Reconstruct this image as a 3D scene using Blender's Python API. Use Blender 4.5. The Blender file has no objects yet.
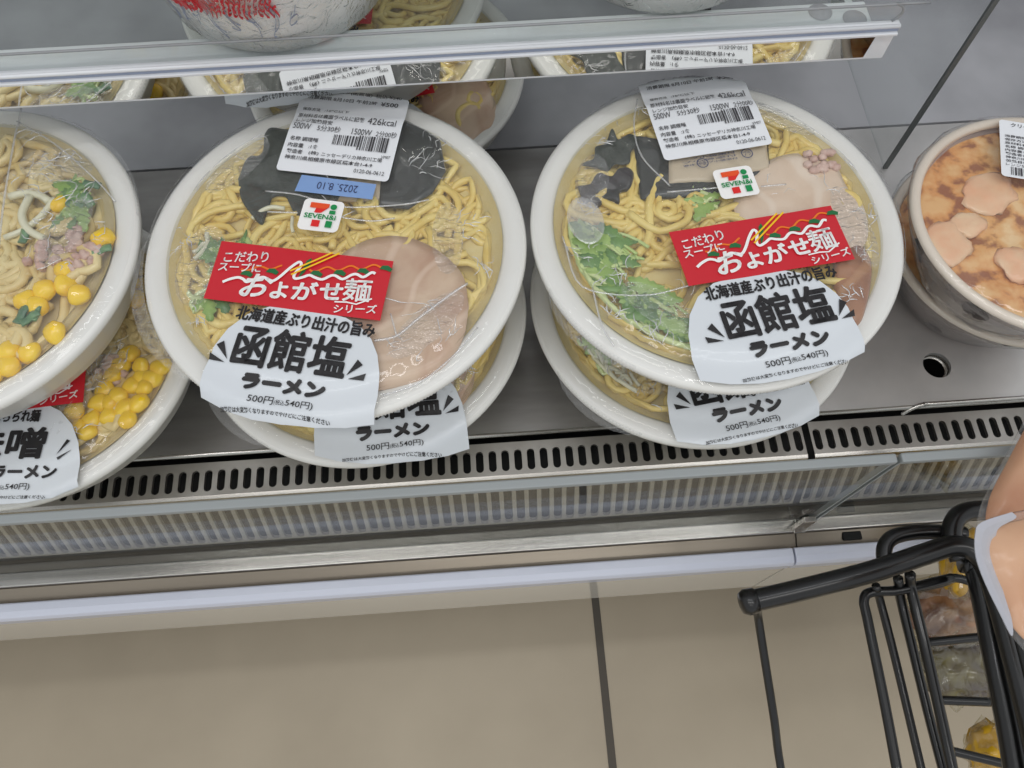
import bpy, bmesh, math, random
from mathutils import Vector, Matrix, noise
PI = math.pi
SC = bpy.context.scene
COL = SC.collection
random.seed(7)

# ---------------------------------------------------------------- camera
F = 760.0
TH = math.radians(24)
def nrm(v): return Vector(v).normalized()
CX = nrm((37900, -2500, F))
_d = F*math.tan(TH); _c = -(CX.y*_d+CX.z*F)/CX.x
CZ = -nrm((_c, _d, F))
CY = CZ.cross(CX)
CAM = Vector((0, 0, .44))
# rows: world axes in camera coordinates (x right, y down, z forward)
def cam_to_world(r): return Vector((CX.dot(r), CY.dot(r), CZ.dot(r)))
def at(u, v, z=None, y=None, x=None):
    """point of the place seen at photo position u, v on the plane z=, y= or x="""
    w = cam_to_world(Vector((u-512, v-384, F)))
    if z is not None: t = (z-CAM.z)/w.z
    elif y is not None: t = (y-CAM.y)/w.y
    else: t = (x-CAM.x)/w.x
    return CAM+w*t
cd = bpy.data.cameras.new('camera'); co = bpy.data.objects.new('camera', cd); COL.objects.link(co)
right = cam_to_world(Vector((1, 0, 0))); up = cam_to_world(Vector((0, -1, 0))); back = cam_to_world(Vector((0, 0, -1)))
m = Matrix.Identity(4)
for i in range(3):
    m[i][0] = right[i]; m[i][1] = up[i]; m[i][2] = back[i]; m[i][3] = CAM[i]
co.matrix_world = m
cd.sensor_width = 36; cd.lens = F/1024*36; cd.clip_start = .01
SC.camera = co

# ---------------------------------------------------------------- materials
def s2l(c): return tuple(((x/255)/12.92 if x/255 <= .04045 else ((x/255+.055)/1.055)**2.4) for x in c)+(1,)
def newmat(name):
    m = bpy.data.materials.new(name); m.use_nodes = True
    nt = m.node_tree; nt.nodes.clear()
    o = nt.nodes.new('ShaderNodeOutputMaterial')
    return m, nt, o
def N(nt, t, **kw):
    n = nt.nodes.new(t)
    for k, v in kw.items():
        if hasattr(n, k): setattr(n, k, v)
        else: n.inputs[k.replace('_', ' ')].default_value = v
    return n
def pbr(name, col, rough=.5, metal=0, col2=None, nscale=60, bump=0, bscale=200, stretch=None, sss=0, coat=0, spec=.5, rough2=None, detail=4, contrast=(.35, .65)):
    m, nt, o = newmat(name)
    b = N(nt, 'ShaderNodeBsdfPrincipled'); L = nt.links.new
    b.inputs['Base Color'].default_value = s2l(col); b.inputs['Roughness'].default_value = rough
    b.inputs['Metallic'].default_value = metal; b.inputs['Specular IOR Level'].default_value = spec
    if coat: b.inputs['Coat Weight'].default_value = coat; b.inputs['Coat Roughness'].default_value = .08
    if sss:
        b.inputs['Subsurface Weight'].default_value = sss; b.inputs['Subsurface Scale'].default_value = .004
    tc = N(nt, 'ShaderNodeTexCoord'); src = tc.outputs['Object']
    if stretch:
        mp = N(nt, 'ShaderNodeMapping'); mp.inputs['Scale'].default_value = stretch; L(src, mp.inputs['Vector']); src = mp.outputs['Vector']
    if col2 or rough2 is not None:
        nz = N(nt, 'ShaderNodeTexNoise'); nz.inputs['Scale'].default_value = nscale; nz.inputs['Detail'].default_value = detail
        L(src, nz.inputs['Vector'])
        mr = N(nt, 'ShaderNodeMapRange'); mr.inputs['From Min'].default_value = contrast[0]; mr.inputs['From Max'].default_value = contrast[1]
        L(nz.outputs['Fac'], mr.inputs['Value'])
        if col2:
            mx = N(nt, 'ShaderNodeMix', data_type='RGBA'); mx.inputs[6].default_value = s2l(col); mx.inputs[7].default_value = s2l(col2)
            L(mr.outputs['Result'], mx.inputs[0]); L(mx.outputs[2], b.inputs['Base Color'])
        if rough2 is not None:
            m2 = N(nt, 'ShaderNodeMapRange'); m2.inputs['To Min'].default_value = rough; m2.inputs['To Max'].default_value = rough2
            L(mr.outputs['Result'], m2.inputs['Value']); L(m2.outputs['Result'], b.inputs['Roughness'])
    if bump:
        n2 = N(nt, 'ShaderNodeTexNoise'); n2.inputs['Scale'].default_value = bscale; n2.inputs['Detail'].default_value = 3
        L(src, n2.inputs['Vector'])
        bp = N(nt, 'ShaderNodeBump'); bp.inputs['Strength'].default_value = bump; bp.inputs['Distance'].default_value = .001
        L(n2.outputs['Fac'], bp.inputs['Height']); L(bp.outputs['Normal'], b.inputs['Normal'])
    L(b.outputs[0], o.inputs[0])
    return m
def clear(name, tint=(255, 255, 255), base=.03, ior=1.45, rough=.05, haze=0, hazecol=(235, 235, 235), bump=0, bscale=60, bdist=.002, dots=0, stretch=None):
    """thin clear plastic: see-through with Fresnel gloss and optional milky haze"""
    m, nt, o = newmat(name); L = nt.links.new
    tr = N(nt, 'ShaderNodeBsdfTransparent'); tr.inputs[0].default_value = s2l(tint)
    gl = N(nt, 'ShaderNodeBsdfGlossy'); gl.inputs['Roughness'].default_value = rough
    fr = N(nt, 'ShaderNodeFresnel'); ge = N(nt, 'ShaderNodeNewGeometry'); io = N(nt, 'ShaderNodeMapRange')
    io.inputs['To Min'].default_value = ior; io.inputs['To Max'].default_value = 1/ior   # same reflectance from either side of the sheet
    L(ge.outputs['Backfacing'], io.inputs['Value']); L(io.outputs['Result'], fr.inputs['IOR'])
    ad = N(nt, 'ShaderNodeMath', operation='ADD'); ad.inputs[1].default_value = base; ad.use_clamp = True
    L(fr.outputs[0], ad.inputs[0])
    tc = N(nt, 'ShaderNodeTexCoord'); src = tc.outputs['Object']
    if stretch:
        mp = N(nt, 'ShaderNodeMapping'); mp.inputs['Scale'].default_value = stretch; L(src, mp.inputs['Vector']); src = mp.outputs['Vector']
    if bump:
        n2 = N(nt, 'ShaderNodeTexNoise'); n2.inputs['Scale'].default_value = bscale; n2.inputs['Detail'].default_value = 2; n2.inputs['Distortion'].default_value = 1.2
        L(src, n2.inputs['Vector'])
        bp = N(nt, 'ShaderNodeBump'); bp.inputs['Strength'].default_value = bump; bp.inputs['Distance'].default_value = bdist
        L(n2.outputs['Fac'], bp.inputs['Height']); L(bp.outputs['Normal'], gl.inputs['Normal']); L(bp.outputs['Normal'], fr.inputs['Normal'])
    body = tr.outputs[0]
    if haze or dots:
        df = N(nt, 'ShaderNodeBsdfDiffuse'); df.inputs[0].default_value = s2l(hazecol)
        h = N(nt, 'ShaderNodeMixShader'); h.inputs[0].default_value = haze
        L(tr.outputs[0], h.inputs[1]); L(df.outputs[0], h.inputs[2]); body = h.outputs[0]
        if dots:
            vo = N(nt, 'ShaderNodeTexVoronoi'); vo.inputs['Scale'].default_value = dots; vo.inputs['Randomness'].default_value = 0
            L(tc.outputs['Object'], vo.inputs['Vector'])
            mr = N(nt, 'ShaderNodeMapRange'); mr.inputs['From Min'].default_value = .2; mr.inputs['From Max'].default_value = .5
            mr.inputs['To Min'].default_value = .24; mr.inputs['To Max'].default_value = haze
            L(vo.outputs['Distance'], mr.inputs['Value']); L(mr.outputs['Result'], h.inputs[0])
    mx = N(nt, 'ShaderNodeMixShader'); L(ad.outputs[0], mx.inputs[0]); L(body, mx.inputs[1]); L(gl.outputs[0], mx.inputs[2])
    L(mx.outputs[0], o.inputs[0])
    return m

M = {}
M['white_plastic'] = pbr('white_plastic', (234, 233, 228), .28, coat=.3, sss=0)
M['rail_white'] = pbr('rail_white', (226, 228, 232), .3, coat=.4)
M['rail_blue'] = pbr('rail_blue', (150, 160, 182), .35)
M['mirror'] = pbr('mirror', (244, 244, 240), .02, metal=1)
M['film'] = clear('film', base=.02, ior=1.33, rough=.06, haze=.06, bump=.5, bscale=38, bdist=.003)
M['film_crinkle'] = clear('film_crinkle', base=.06, ior=1.5, rough=.05, haze=.06, bump=1, bscale=110, bdist=.004, stretch=(1, 2.3, 1))
M['film_edge'] = clear('film_edge', base=.0, ior=1.15, haze=.1, dots=620, rough=.3)
M['film_seam'] = clear('film_seam', base=.12, haze=.3, rough=.08)
M['film_fold_glint'] = clear('film_fold_glint', base=.35, ior=1.5, rough=.12, haze=.6, hazecol=(255, 255, 255))  # film folds, whitened so the colour carries the glints along them
M['tray'] = clear('tray', tint=(244, 242, 232), base=.03, ior=1.4, rough=.08, haze=.06)
M['acrylic'] = clear('acrylic', tint=(252, 253, 253), base=.01, ior=1.3, rough=.03, haze=.06, hazecol=(215, 220, 222))
M['acrylic_edge'] = pbr('acrylic_edge', (96, 100, 100), .25)
M['lip_edge'] = pbr('lip_edge', (150, 152, 154), .25)
M['glass'] = clear('glass', tint=(246, 248, 247), base=.0, ior=1.3, rough=.02, haze=.015, hazecol=(200, 200, 195))
M['glass_edge'] = pbr('glass_edge', (150, 155, 156), .35)
M['paper_white'] = pbr('paper_white', (236, 238, 242), .6, spec=.3)
M['label_white'] = pbr('label_white', (218, 223, 228), .4, coat=.25)
M['ink'] = pbr('ink', (34, 32, 34), .45)
M['ink_soft'] = pbr('ink_soft', (70, 68, 72), .5)
M['red'] = pbr('red', (206, 26, 42), .35, coat=.3)
M['text_white'] = pbr('text_white', (248, 246, 244), .4)
M['orange'] = pbr('orange', (238, 122, 30), .4)
M['logo_red'] = pbr('logo_red', (226, 40, 40), .4)
M['logo_orange'] = pbr('logo_orange', (236, 84, 36), .4)
M['green'] = pbr('green', (10, 140, 74), .4)
M['dgreen'] = pbr('dgreen', (30, 108, 60), .4)
M['yellow'] = pbr('yellow', (250, 200, 30), .4)
M['noodle'] = pbr('noodle', (240, 218, 136), .25, col2=(228, 198, 104), nscale=60, sss=.0, coat=.35, bump=.15, bscale=500)
M['noodle_miso'] = pbr('noodle_miso', (236, 218, 160), .25, col2=(220, 194, 128), nscale=60, coat=.35)
M['soup'] = pbr('soup', (226, 206, 136), .2, col2=(234, 220, 168), nscale=30, coat=.5)
M['soup_miso'] = pbr('soup_miso', (228, 212, 162), .2, col2=(236, 222, 182), nscale=30, coat=.5)
M['nori'] = pbr('nori', (60, 66, 58), .35, col2=(36, 44, 36), nscale=90, bump=.6, bscale=300)
M['wakame'] = pbr('wakame', (54, 42, 48), .3, col2=(30, 32, 30), nscale=60, coat=.4)
M['sachet_dark'] = pbr('sachet_dark', (42, 46, 42), .2, coat=.8, col2=(26, 30, 28), nscale=30)
M['sachet_beige'] = pbr('sachet_beige', (206, 190, 164), .3, coat=.4)
M['blue_tape'] = pbr('blue_tape', (132, 164, 214), .4)
M['blue_ink'] = pbr('blue_ink', (58, 66, 104), .4)
M['leaf'] = pbr('leaf', (122, 158, 62), .35, col2=(160, 190, 100), nscale=60, coat=.3)
M['leaf_dark'] = pbr('leaf_dark', (72, 116, 50), .35, col2=(110, 152, 70), nscale=80, coat=.3)
M['stem'] = pbr('stem', (216, 226, 168), .3, col2=(176, 202, 110), nscale=40, coat=.3)
M['sprout'] = pbr('sprout', (226, 224, 196), .3, coat=.4)
M['corn'] = pbr('corn', (252, 214, 6), .22, col2=(244, 196, 0), nscale=70, coat=.5)
M['mince'] = pbr('mince', (222, 194, 180), .4, col2=(200, 162, 148), nscale=150, bump=.5, bscale=500)
M['leek'] = pbr('leek', (58, 100, 76), .3, col2=(106, 150, 96), nscale=80, coat=.3)
M['cup'] = pbr('cup', (186, 168, 160), .25, col2=(140, 122, 116), nscale=14, coat=.8, bump=.2, bscale=40)
M['cup_dot'] = pbr('cup_dot', (58, 40, 36), .4)
M['cup_rim'] = pbr('cup_rim', (226, 214, 198), .35, coat=.3)
M['prawn'] = pbr('prawn', (238, 204, 164), .3, col2=(236, 178, 136), nscale=60, coat=.4)
M['herb'] = pbr('herb', (104, 112, 60), .5)
M['scorch'] = pbr('scorch', (184, 122, 62), .7, col2=(206, 150, 90), nscale=200)
M['steel_pale_reflection'] = pbr('steel_pale_reflection', (222, 220, 218), .3, metal=.55, col2=(196, 194, 192), nscale=14, rough2=.42, bump=.06, bscale=60)  # right deck plate: its brighter reflections are put into the colour
M['steel'] = pbr('steel', (166, 163, 160), .28, metal=.75, col2=(138, 135, 132), nscale=9, stretch=(1, 5, 1), rough2=.42, bump=.06, bscale=60)  # left deck plate: kept darker in colour to stand in for dimmer reflections
M['steel_dull'] = pbr('steel_dull', (176, 172, 166), .38, metal=.9, col2=(150, 146, 140), nscale=25, rough2=.5, bump=.1, bscale=90)
M['steel_bright'] = pbr('steel_bright', (210, 207, 202), .24, metal=1, col2=(176, 172, 166), nscale=30, stretch=(.3, 6, 6))
M['taupe'] = pbr('taupe', (70, 64, 58), .6)
M['face_plate'] = pbr('face_plate', (176, 168, 156), .4, metal=.3)
M['grime'] = pbr('grime', (112, 84, 66), .8, col2=(150, 138, 124), nscale=160)
M['satin'] = pbr('satin', (158, 148, 134), .3, metal=.6, col2=(144, 134, 120), nscale=12, stretch=(.2, 5, 5))
M['bumper'] = pbr('bumper', (206, 210, 224), .35, coat=.4)
M['kick'] = pbr('kick', (222, 218, 208), .09, coat=.6)
M['rear_grey'] = pbr('rear_grey', (184, 184, 188), .4, col2=(144, 144, 148), nscale=8)
M['strip_light'] = pbr('strip_light', (204, 210, 210), .35, col2=(192, 198, 198), nscale=20, stretch=(1, 8, 1))
M['black'] = pbr('black', (10, 10, 10), .7)
M['black_paint'] = pbr('black_paint', (11, 11, 12), .28, coat=.25)
M['joint_dark'] = pbr('joint_dark', (40, 38, 36), .6)
M['bread'] = pbr('bread', (198, 148, 106), .5, col2=(180, 112, 66), nscale=26, bump=.3, bscale=60)
M['bread_pale'] = pbr('bread_pale', (224, 176, 136), .5, col2=(206, 148, 104), nscale=22)
M['bag_film'] = clear('bag_film', base=.0, ior=1.25, haze=.08, rough=.12, bump=.5, bscale=40)
M['bag_seal'] = clear('bag_seal', base=.05, haze=.62, hazecol=(206, 208, 218), rough=.2)
M['bag_yellow'] = pbr('bag_yellow', (206, 160, 20), .3, coat=.5)
M['bag_choc'] = pbr('bag_choc', (96, 54, 34), .3, coat=.6, col2=(176, 138, 104), nscale=55)
M['bag_olive'] = pbr('bag_olive', (120, 112, 70), .3, coat=.6, col2=(74, 58, 58), nscale=55)
M['oily'] = pbr('oily', (120, 104, 84), .12, coat=.8)

def pork_material(name, base, deep, fat):
    m, nt, o = newmat(name); L = nt.links.new
    b = N(nt, 'ShaderNodeBsdfPrincipled'); b.inputs['Roughness'].default_value = .3; b.inputs['Coat Weight'].default_value = .35; b.inputs['Coat Roughness'].default_value = .15
    tc = N(nt, 'ShaderNodeTexCoord')
    n1 = N(nt, 'ShaderNodeTexNoise'); n1.inputs['Scale'].default_value = 34; n1.inputs['Detail'].default_value = 5; n1.inputs['Distortion'].default_value = .8
    w = N(nt, 'ShaderNodeTexWave', wave_type='RINGS', rings_direction='Z'); w.inputs['Scale'].default_value = 14; w.inputs['Distortion'].default_value = 7; w.inputs['Detail'].default_value = 2; w.inputs['Detail Scale'].default_value = 1.2
    L(tc.outputs['Object'], n1.inputs['Vector']); L(tc.outputs['Object'], w.inputs['Vector'])
    r = N(nt, 'ShaderNodeValToRGB'); e = r.color_ramp.elements
    e[0].position = .3; e[0].color = s2l(deep); e[1].position = .62; e[1].color = s2l(base)
    L(n1.outputs['Fac'], r.inputs[0])
    r2 = N(nt, 'ShaderNodeMapRange'); r2.inputs['From Min'].default_value = .86; r2.inputs['From Max'].default_value = 1; r2.inputs['To Max'].default_value = .4
    L(w.outputs['Fac'], r2.inputs['Value'])
    mx = N(nt, 'ShaderNodeMix', data_type='RGBA'); L(r2.outputs['Result'], mx.inputs[0]); L(r.outputs[0], mx.inputs[6]); mx.inputs[7].default_value = s2l(fat)
    L(mx.outputs[2], b.inputs['Base Color'])
    bp = N(nt, 'ShaderNodeBump'); bp.inputs['Strength'].default_value = .4; bp.inputs['Distance'].default_value = .001; L(n1.outputs['Fac'], bp.inputs['Height']); L(bp.outputs[0], b.inputs['Normal'])
    L(b.outputs[0], o.inputs[0]); return m
M['pork'] = pork_material('pork', (216, 190, 162), (188, 148, 120), (238, 216, 194))
M['pork_pale'] = pork_material('pork_pale', (232, 212, 190), (216, 190, 164), (242, 230, 214))
M['pork_brown'] = pork_material('pork_brown', (170, 118, 80), (126, 76, 46), (204, 160, 116))

def cheese_material():
    m, nt, o = newmat('cheese'); L = nt.links.new
    b = N(nt, 'ShaderNodeBsdfPrincipled'); b.inputs['Roughness'].default_value = .3; b.inputs['Coat Weight'].default_value = .4
    tc = N(nt, 'ShaderNodeTexCoord')
    n1 = N(nt, 'ShaderNodeTexNoise'); n1.inputs['Scale'].default_value = 85; n1.inputs['Detail'].default_value = 6
    n2 = N(nt, 'ShaderNodeTexNoise'); n2.inputs['Scale'].default_value = 16
    L(tc.outputs['Object'], n1.inputs['Vector']); L(tc.outputs['Object'], n2.inputs['Vector'])
    r = N(nt, 'ShaderNodeValToRGB'); e = r.color_ramp.elements
    e[0].position = .38; e[0].color = s2l((158, 98, 48)); e[1].position = .47; e[1].color = s2l((226, 172, 102))
    x = e.new(.62); x.color = s2l((240, 208, 156))
    L(n1.outputs['Fac'], r.inputs[0])
    r2 = N(nt, 'ShaderNodeValToRGB'); e = r2.color_ramp.elements
    e[0].position = .4; e[0].color = s2l((240, 196, 128)); e[1].position = .6; e[1].color = (1, 1, 1, 1)
    L(n2.outputs['Fac'], r2.inputs[0])
    mx = N(nt, 'ShaderNodeMix', data_type='RGBA', blend_type='MULTIPLY'); mx.inputs[0].default_value = .6; L(r.outputs[0], mx.inputs[6]); L(r2.outputs[0], mx.inputs[7])
    L(mx.outputs[2], b.inputs['Base Color'])
    bp = N(nt, 'ShaderNodeBump'); bp.inputs['Strength'].default_value = .5; bp.inputs['Distance'].default_value = .002; L(n1.outputs['Fac'], bp.inputs['Height']); L(bp.outputs[0], b.inputs['Normal'])
    L(b.outputs[0], o.inputs[0]); return m
M['cheese'] = cheese_material()

def tile_material():
    m, nt, o = newmat('floor_tile'); L = nt.links.new
    b = N(nt, 'ShaderNodeBsdfPrincipled'); b.inputs['Roughness'].default_value = .5
    tc = N(nt, 'ShaderNodeTexCoord')
    n1 = N(nt, 'ShaderNodeTexNoise'); n1.inputs['Scale'].default_value = 7; n1.inputs['Detail'].default_value = 6
    L(tc.outputs['Object'], n1.inputs['Vector'])
    r = N(nt, 'ShaderNodeValToRGB'); e = r.color_ramp.elements
    e[0].position = .3; e[0].color = s2l((168, 155, 134)); e[1].position = .7; e[1].color = s2l((182, 169, 147))
    L(n1.outputs['Fac'], r.inputs[0]); L(r.outputs[0], b.inputs['Base Color']); L(b.outputs[0], o.inputs[0]); return m
M['tile'] = tile_material()
M['grout'] = pbr('grout', (84, 78, 70), .8)

# ---------------------------------------------------------------- mesh helpers
class MB:
    def __init__(s): s.v = []; s.f = []; s.mi = []; s.cur = 0
    def add(s, vs, fs):
        o = len(s.v); s.v += [tuple(v) for v in vs]
        for f in fs: s.f.append([i+o for i in f]); s.mi.append(s.cur)
    def box(s, x0, y0, z0, x1, y1, z1):
        s.add([(x0, y0, z0), (x1, y0, z0), (x1, y1, z0), (x0, y1, z0), (x0, y0, z1), (x1, y0, z1), (x1, y1, z1), (x0, y1, z1)],
              [(0, 3, 2, 1), (4, 5, 6, 7), (0, 1, 5, 4), (1, 2, 6, 5), (2, 3, 7, 6), (3, 0, 4, 7)])
    def prism(s, prof, x0, x1, axis=0):
        """closed profile of (y, z) extruded along x"""
        n = len(prof)
        vs = [(x0, a, b) for a, b in prof]+[(x1, a, b) for a, b in prof]
        fs = [(i, (i+1) % n, (i+1) % n+n, i+n) for i in range(n)]+[tuple(range(n))[::-1], tuple(range(n, 2*n))]
        s.add(vs, fs)
    def lathe(s, prof, n=96, cx=0, cy=0, closed=False, mod=None):
        vs = []; fs = []; k = len(prof)
        for j in range(n):
            a = 2*PI*j/n
            for i, (r, z) in enumerate(prof):
                if mod: r, z = mod(i, a, r, z)
                vs.append((cx+r*math.cos(a), cy+r*math.sin(a), z))
        for j in range(n):
            j2 = (j+1) % n
            for i in range(k-1 if not closed else k):
                i2 = (i+1) % k
                fs.append((j*k+i, j2*k+i, j2*k+i2, j*k+i2))
        s.add(vs, fs)
        if not closed:
            for e in (0, k-1):
                if prof[e][0] < 1e-6: pass
    def tube(s, pts, r, n=8, cap=True, rs=None, flat=1.0):
        pts = [Vector(p) for p in pts]; vs = []; fs = []
        t0 = (pts[1]-pts[0]).normalized(); a = Vector((0, 0, 1)) if abs(t0.z) < .9 else Vector((1, 0, 0))
        u = t0.cross(a).normalized()
        for i, p in enumerate(pts):
            t = (pts[min(i+1, len(pts)-1)]-pts[max(i-1, 0)]).normalized()
            u = (u-t*u.dot(t)).normalized(); w = t.cross(u)
            R = rs[i] if rs else r
            for k in range(n):
                c = 2*PI*k/n; vs.append(p+u*math.cos(c)*R+w*math.sin(c)*R*flat)
        for i in range(len(pts)-1):
            for k in range(n):
                k2 = (k+1) % n; fs.append((i*n+k, i*n+k2, (i+1)*n+k2, (i+1)*n+k))
        if cap: fs.append(tuple(range(n))[::-1]); fs.append(tuple(range((len(pts)-1)*n, len(pts)*n)))
        s.add(vs, fs)
    def blob(s, c, rx, ry, rz, seg=10, rings=7, nz=0, nf=1, seed=0, rot=0, tri=0):
        vs = []; fs = []; c = Vector(c)
        ca, sa = math.cos(rot), math.sin(rot)
        for i in range(rings+1):
            th = PI*i/rings
            for j in range(seg):
                ph = 2*PI*j/seg
                d = Vector((math.sin(th)*math.cos(ph), math.sin(th)*math.sin(ph), math.cos(th)))
                k = 1+(nz*noise.noise(d*nf+Vector((seed*3.1, seed, seed*1.7))) if nz else 0)
                x, y, z = d.x*rx*k*(1-tri*d.y), d.y*ry*k, d.z*rz*k
                vs.append((c.x+x*ca-y*sa, c.y+x*sa+y*ca, c.z+z))
        for i in range(rings):
            for j in range(seg):
                j2 = (j+1) % seg; fs.append((i*seg+j, (i+1)*seg+j, (i+1)*seg+j2, i*seg+j2))
        s.add(vs, fs)
    def mesh(s, name, mats, smooth=False):
        me = bpy.data.meshes.new(name); me.from_pydata(s.v, [], s.f)
        if not isinstance(mats, (list, tuple)): mats = [mats]
        for q in mats: me.materials.append(q if not isinstance(q, str) else M[q])
        if len(mats) > 1: me.polygons.foreach_set('material_index', s.mi)
        bm = bmesh.new(); bm.from_mesh(me); bmesh.ops.remove_doubles(bm, verts=bm.verts, dist=1e-7)
        bmesh.ops.recalc_face_normals(bm, faces=bm.faces); bm.to_mesh(me); bm.free()
        me.polygons.foreach_set('use_smooth', [smooth]*len(me.polygons)); me.update()
        return me
    def build(s, name, mats, parent=None, smooth=False, bevel=0, auto=False):
        me = s.mesh(name, mats, smooth or auto)
        o = bpy.data.objects.new(name, me); COL.objects.link(o)
        if parent: o.parent = parent
        if auto: sharp(me, 35)
        if bevel:
            b = o.modifiers.new('bevel', 'BEVEL'); b.width = bevel; b.segments = 2; b.limit_method = 'ANGLE'
        return o
def sharp(me, deg):
    bm = bmesh.new(); bm.from_mesh(me)
    for e in bm.edges:
        if len(e.link_faces) == 2 and e.calc_face_angle(0) > math.radians(deg): e.smooth = False
    bm.to_mesh(me); bm.free()
def link(name, me, parent=None, loc=None, rot=None, scale=None):
    o = bpy.data.objects.new(name, me); COL.objects.link(o)
    if parent: o.parent = parent
    if loc is not None: o.location = loc
    if rot is not None: o.rotation_euler = rot
    if scale is not None: o.scale = scale
    return o
def tag(o, label=None, cat=None, group=None, kind=None):
    if label: o['label'] = label
    if cat: o['category'] = cat
    if group: o['group'] = group
    if kind: o['kind'] = kind
    return o
def empty(name, loc, rz, label, cat, group=None):
    o = bpy.data.objects.new(name, None); COL.objects.link(o); o.location = loc; o.rotation_euler = (0, 0, rz)
    o.empty_display_size = .02
    return tag(o, label, cat, group)
def catmull(pts, k=8):
    pts = [Vector(p) for p in pts]; P = [pts[0]*2-pts[1]]+pts+[pts[-1]*2-pts[-2]]; out = []
    for i in range(1, len(P)-2):
        for j in range(k):
            t = j/k
            out.append(.5*((2*P[i])+(P[i+1]-P[i-1])*t+(2*P[i-1]-5*P[i]+4*P[i+1]-P[i+2])*t*t+(3*P[i]-P[i-1]-3*P[i+1]+P[i+2])*t**3))
    out.append(pts[-1]); return out

# ---------------------------------------------------------------- lettering (2-D, millimetres, v points down)
_tc = {}
def text2d(s, bold=0.0):
    k = (s, bold)
    if k in _tc: return _tc[k]
    c = bpy.data.curves.new('t', 'FONT'); c.body = s; c.size = 1; c.resolution_u = 3; c.offset = bold
    o = bpy.data.objects.new('t', c); COL.objects.link(o)
    dg = bpy.context.evaluated_depsgraph_get(); dg.update()
    me = bpy.data.meshes.new_from_object(o.evaluated_get(dg))
    vs = [(v.co.x, v.co.y) for v in me.vertices]; fs = [list(p.vertices) for p in me.polygons]
    bpy.data.objects.remove(o); bpy.data.curves.remove(c); bpy.data.meshes.remove(me)
    if not vs: vs = [(0, 0), (1, 0), (1, 1)]; fs = [[0, 1, 2]]
    x0 = min(v[0] for v in vs); x1 = max(v[0] for v in vs); y0 = min(v[1] for v in vs); y1 = max(v[1] for v in vs)
    vs = [((x-x0)/max(x1-x0, 1e-6), (y-y0)/max(y1-y0, 1e-6)) for x, y in vs]
    _tc[k] = (vs, fs); return _tc[k]
class Sheet:
    """flat print laid out in mm on a label, then draped on the film"""
    def __init__(s): s.v = []; s.f = []
    def poly(s, pts):
        o = len(s.v); s.v += [tuple(p) for p in pts]; s.f.append(list(range(o, o+len(pts))))
    def rect(s, u0, v0, u1, v1): s.poly([(u0, v0), (u1, v0), (u1, v1), (u0, v1)])
    def text(s, t, u0, v0, u1, v1, bold=0.0, rot=0, shear=0, heavy=0):
        if heavy:
            for du, dv in ((-1, 0), (1, 0), (0, -1), (0, 1), (-.7, -.7), (.7, -.7), (-.7, .7), (.7, .7)): s.text(t, u0+du*heavy, v0+dv*heavy, u1+du*heavy, v1+dv*heavy, 0, rot, shear)
        vs, fs = text2d(t, bold); o = len(s.v); cu, cv = (u0+u1)/2, (v0+v1)/2
        a = math.radians(rot); W, H = u1-u0, v1-v0
        for x, y in vs:
            p = (x-.5)*W+shear*(y-.5)*H; q = (y-.5)*H
            s.v.append((cu+p*math.cos(a)-q*math.sin(a), cv-(p*math.sin(a)+q*math.cos(a))))
        for f in fs: s.f.append([i+o for i in f])
    def line(s, pts, w):
        """stroke of width w along points"""
        P = [Vector((p[0], p[1], 0)) for p in pts]; L = []; R = []
        for i, p in enumerate(P):
            t = (P[min(i+1, len(P)-1)]-P[max(i-1, 0)]).normalized(); n = Vector((-t.y, t.x, 0))
            ww = w[i] if isinstance(w, list) else w
            L.append(p+n*ww/2); R.append(p-n*ww/2)
        for i in range(len(P)-1): s.poly([L[i][:2], L[i+1][:2], R[i+1][:2], R[i][:2]])
def rounded(u0, v0, u1, v1, r, n=6):
    out = []
    for cx, cy, a0 in ((u1-r, v0+r, -90), (u1-r, v1-r, 0), (u0+r, v1-r, 90), (u0+r, v0+r, 180)):
        for i in range(n+1):
            a = math.radians(a0+90*i/n); out.append((cx+r*math.cos(a), cy+r*math.sin(a)))
    return out

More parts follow.
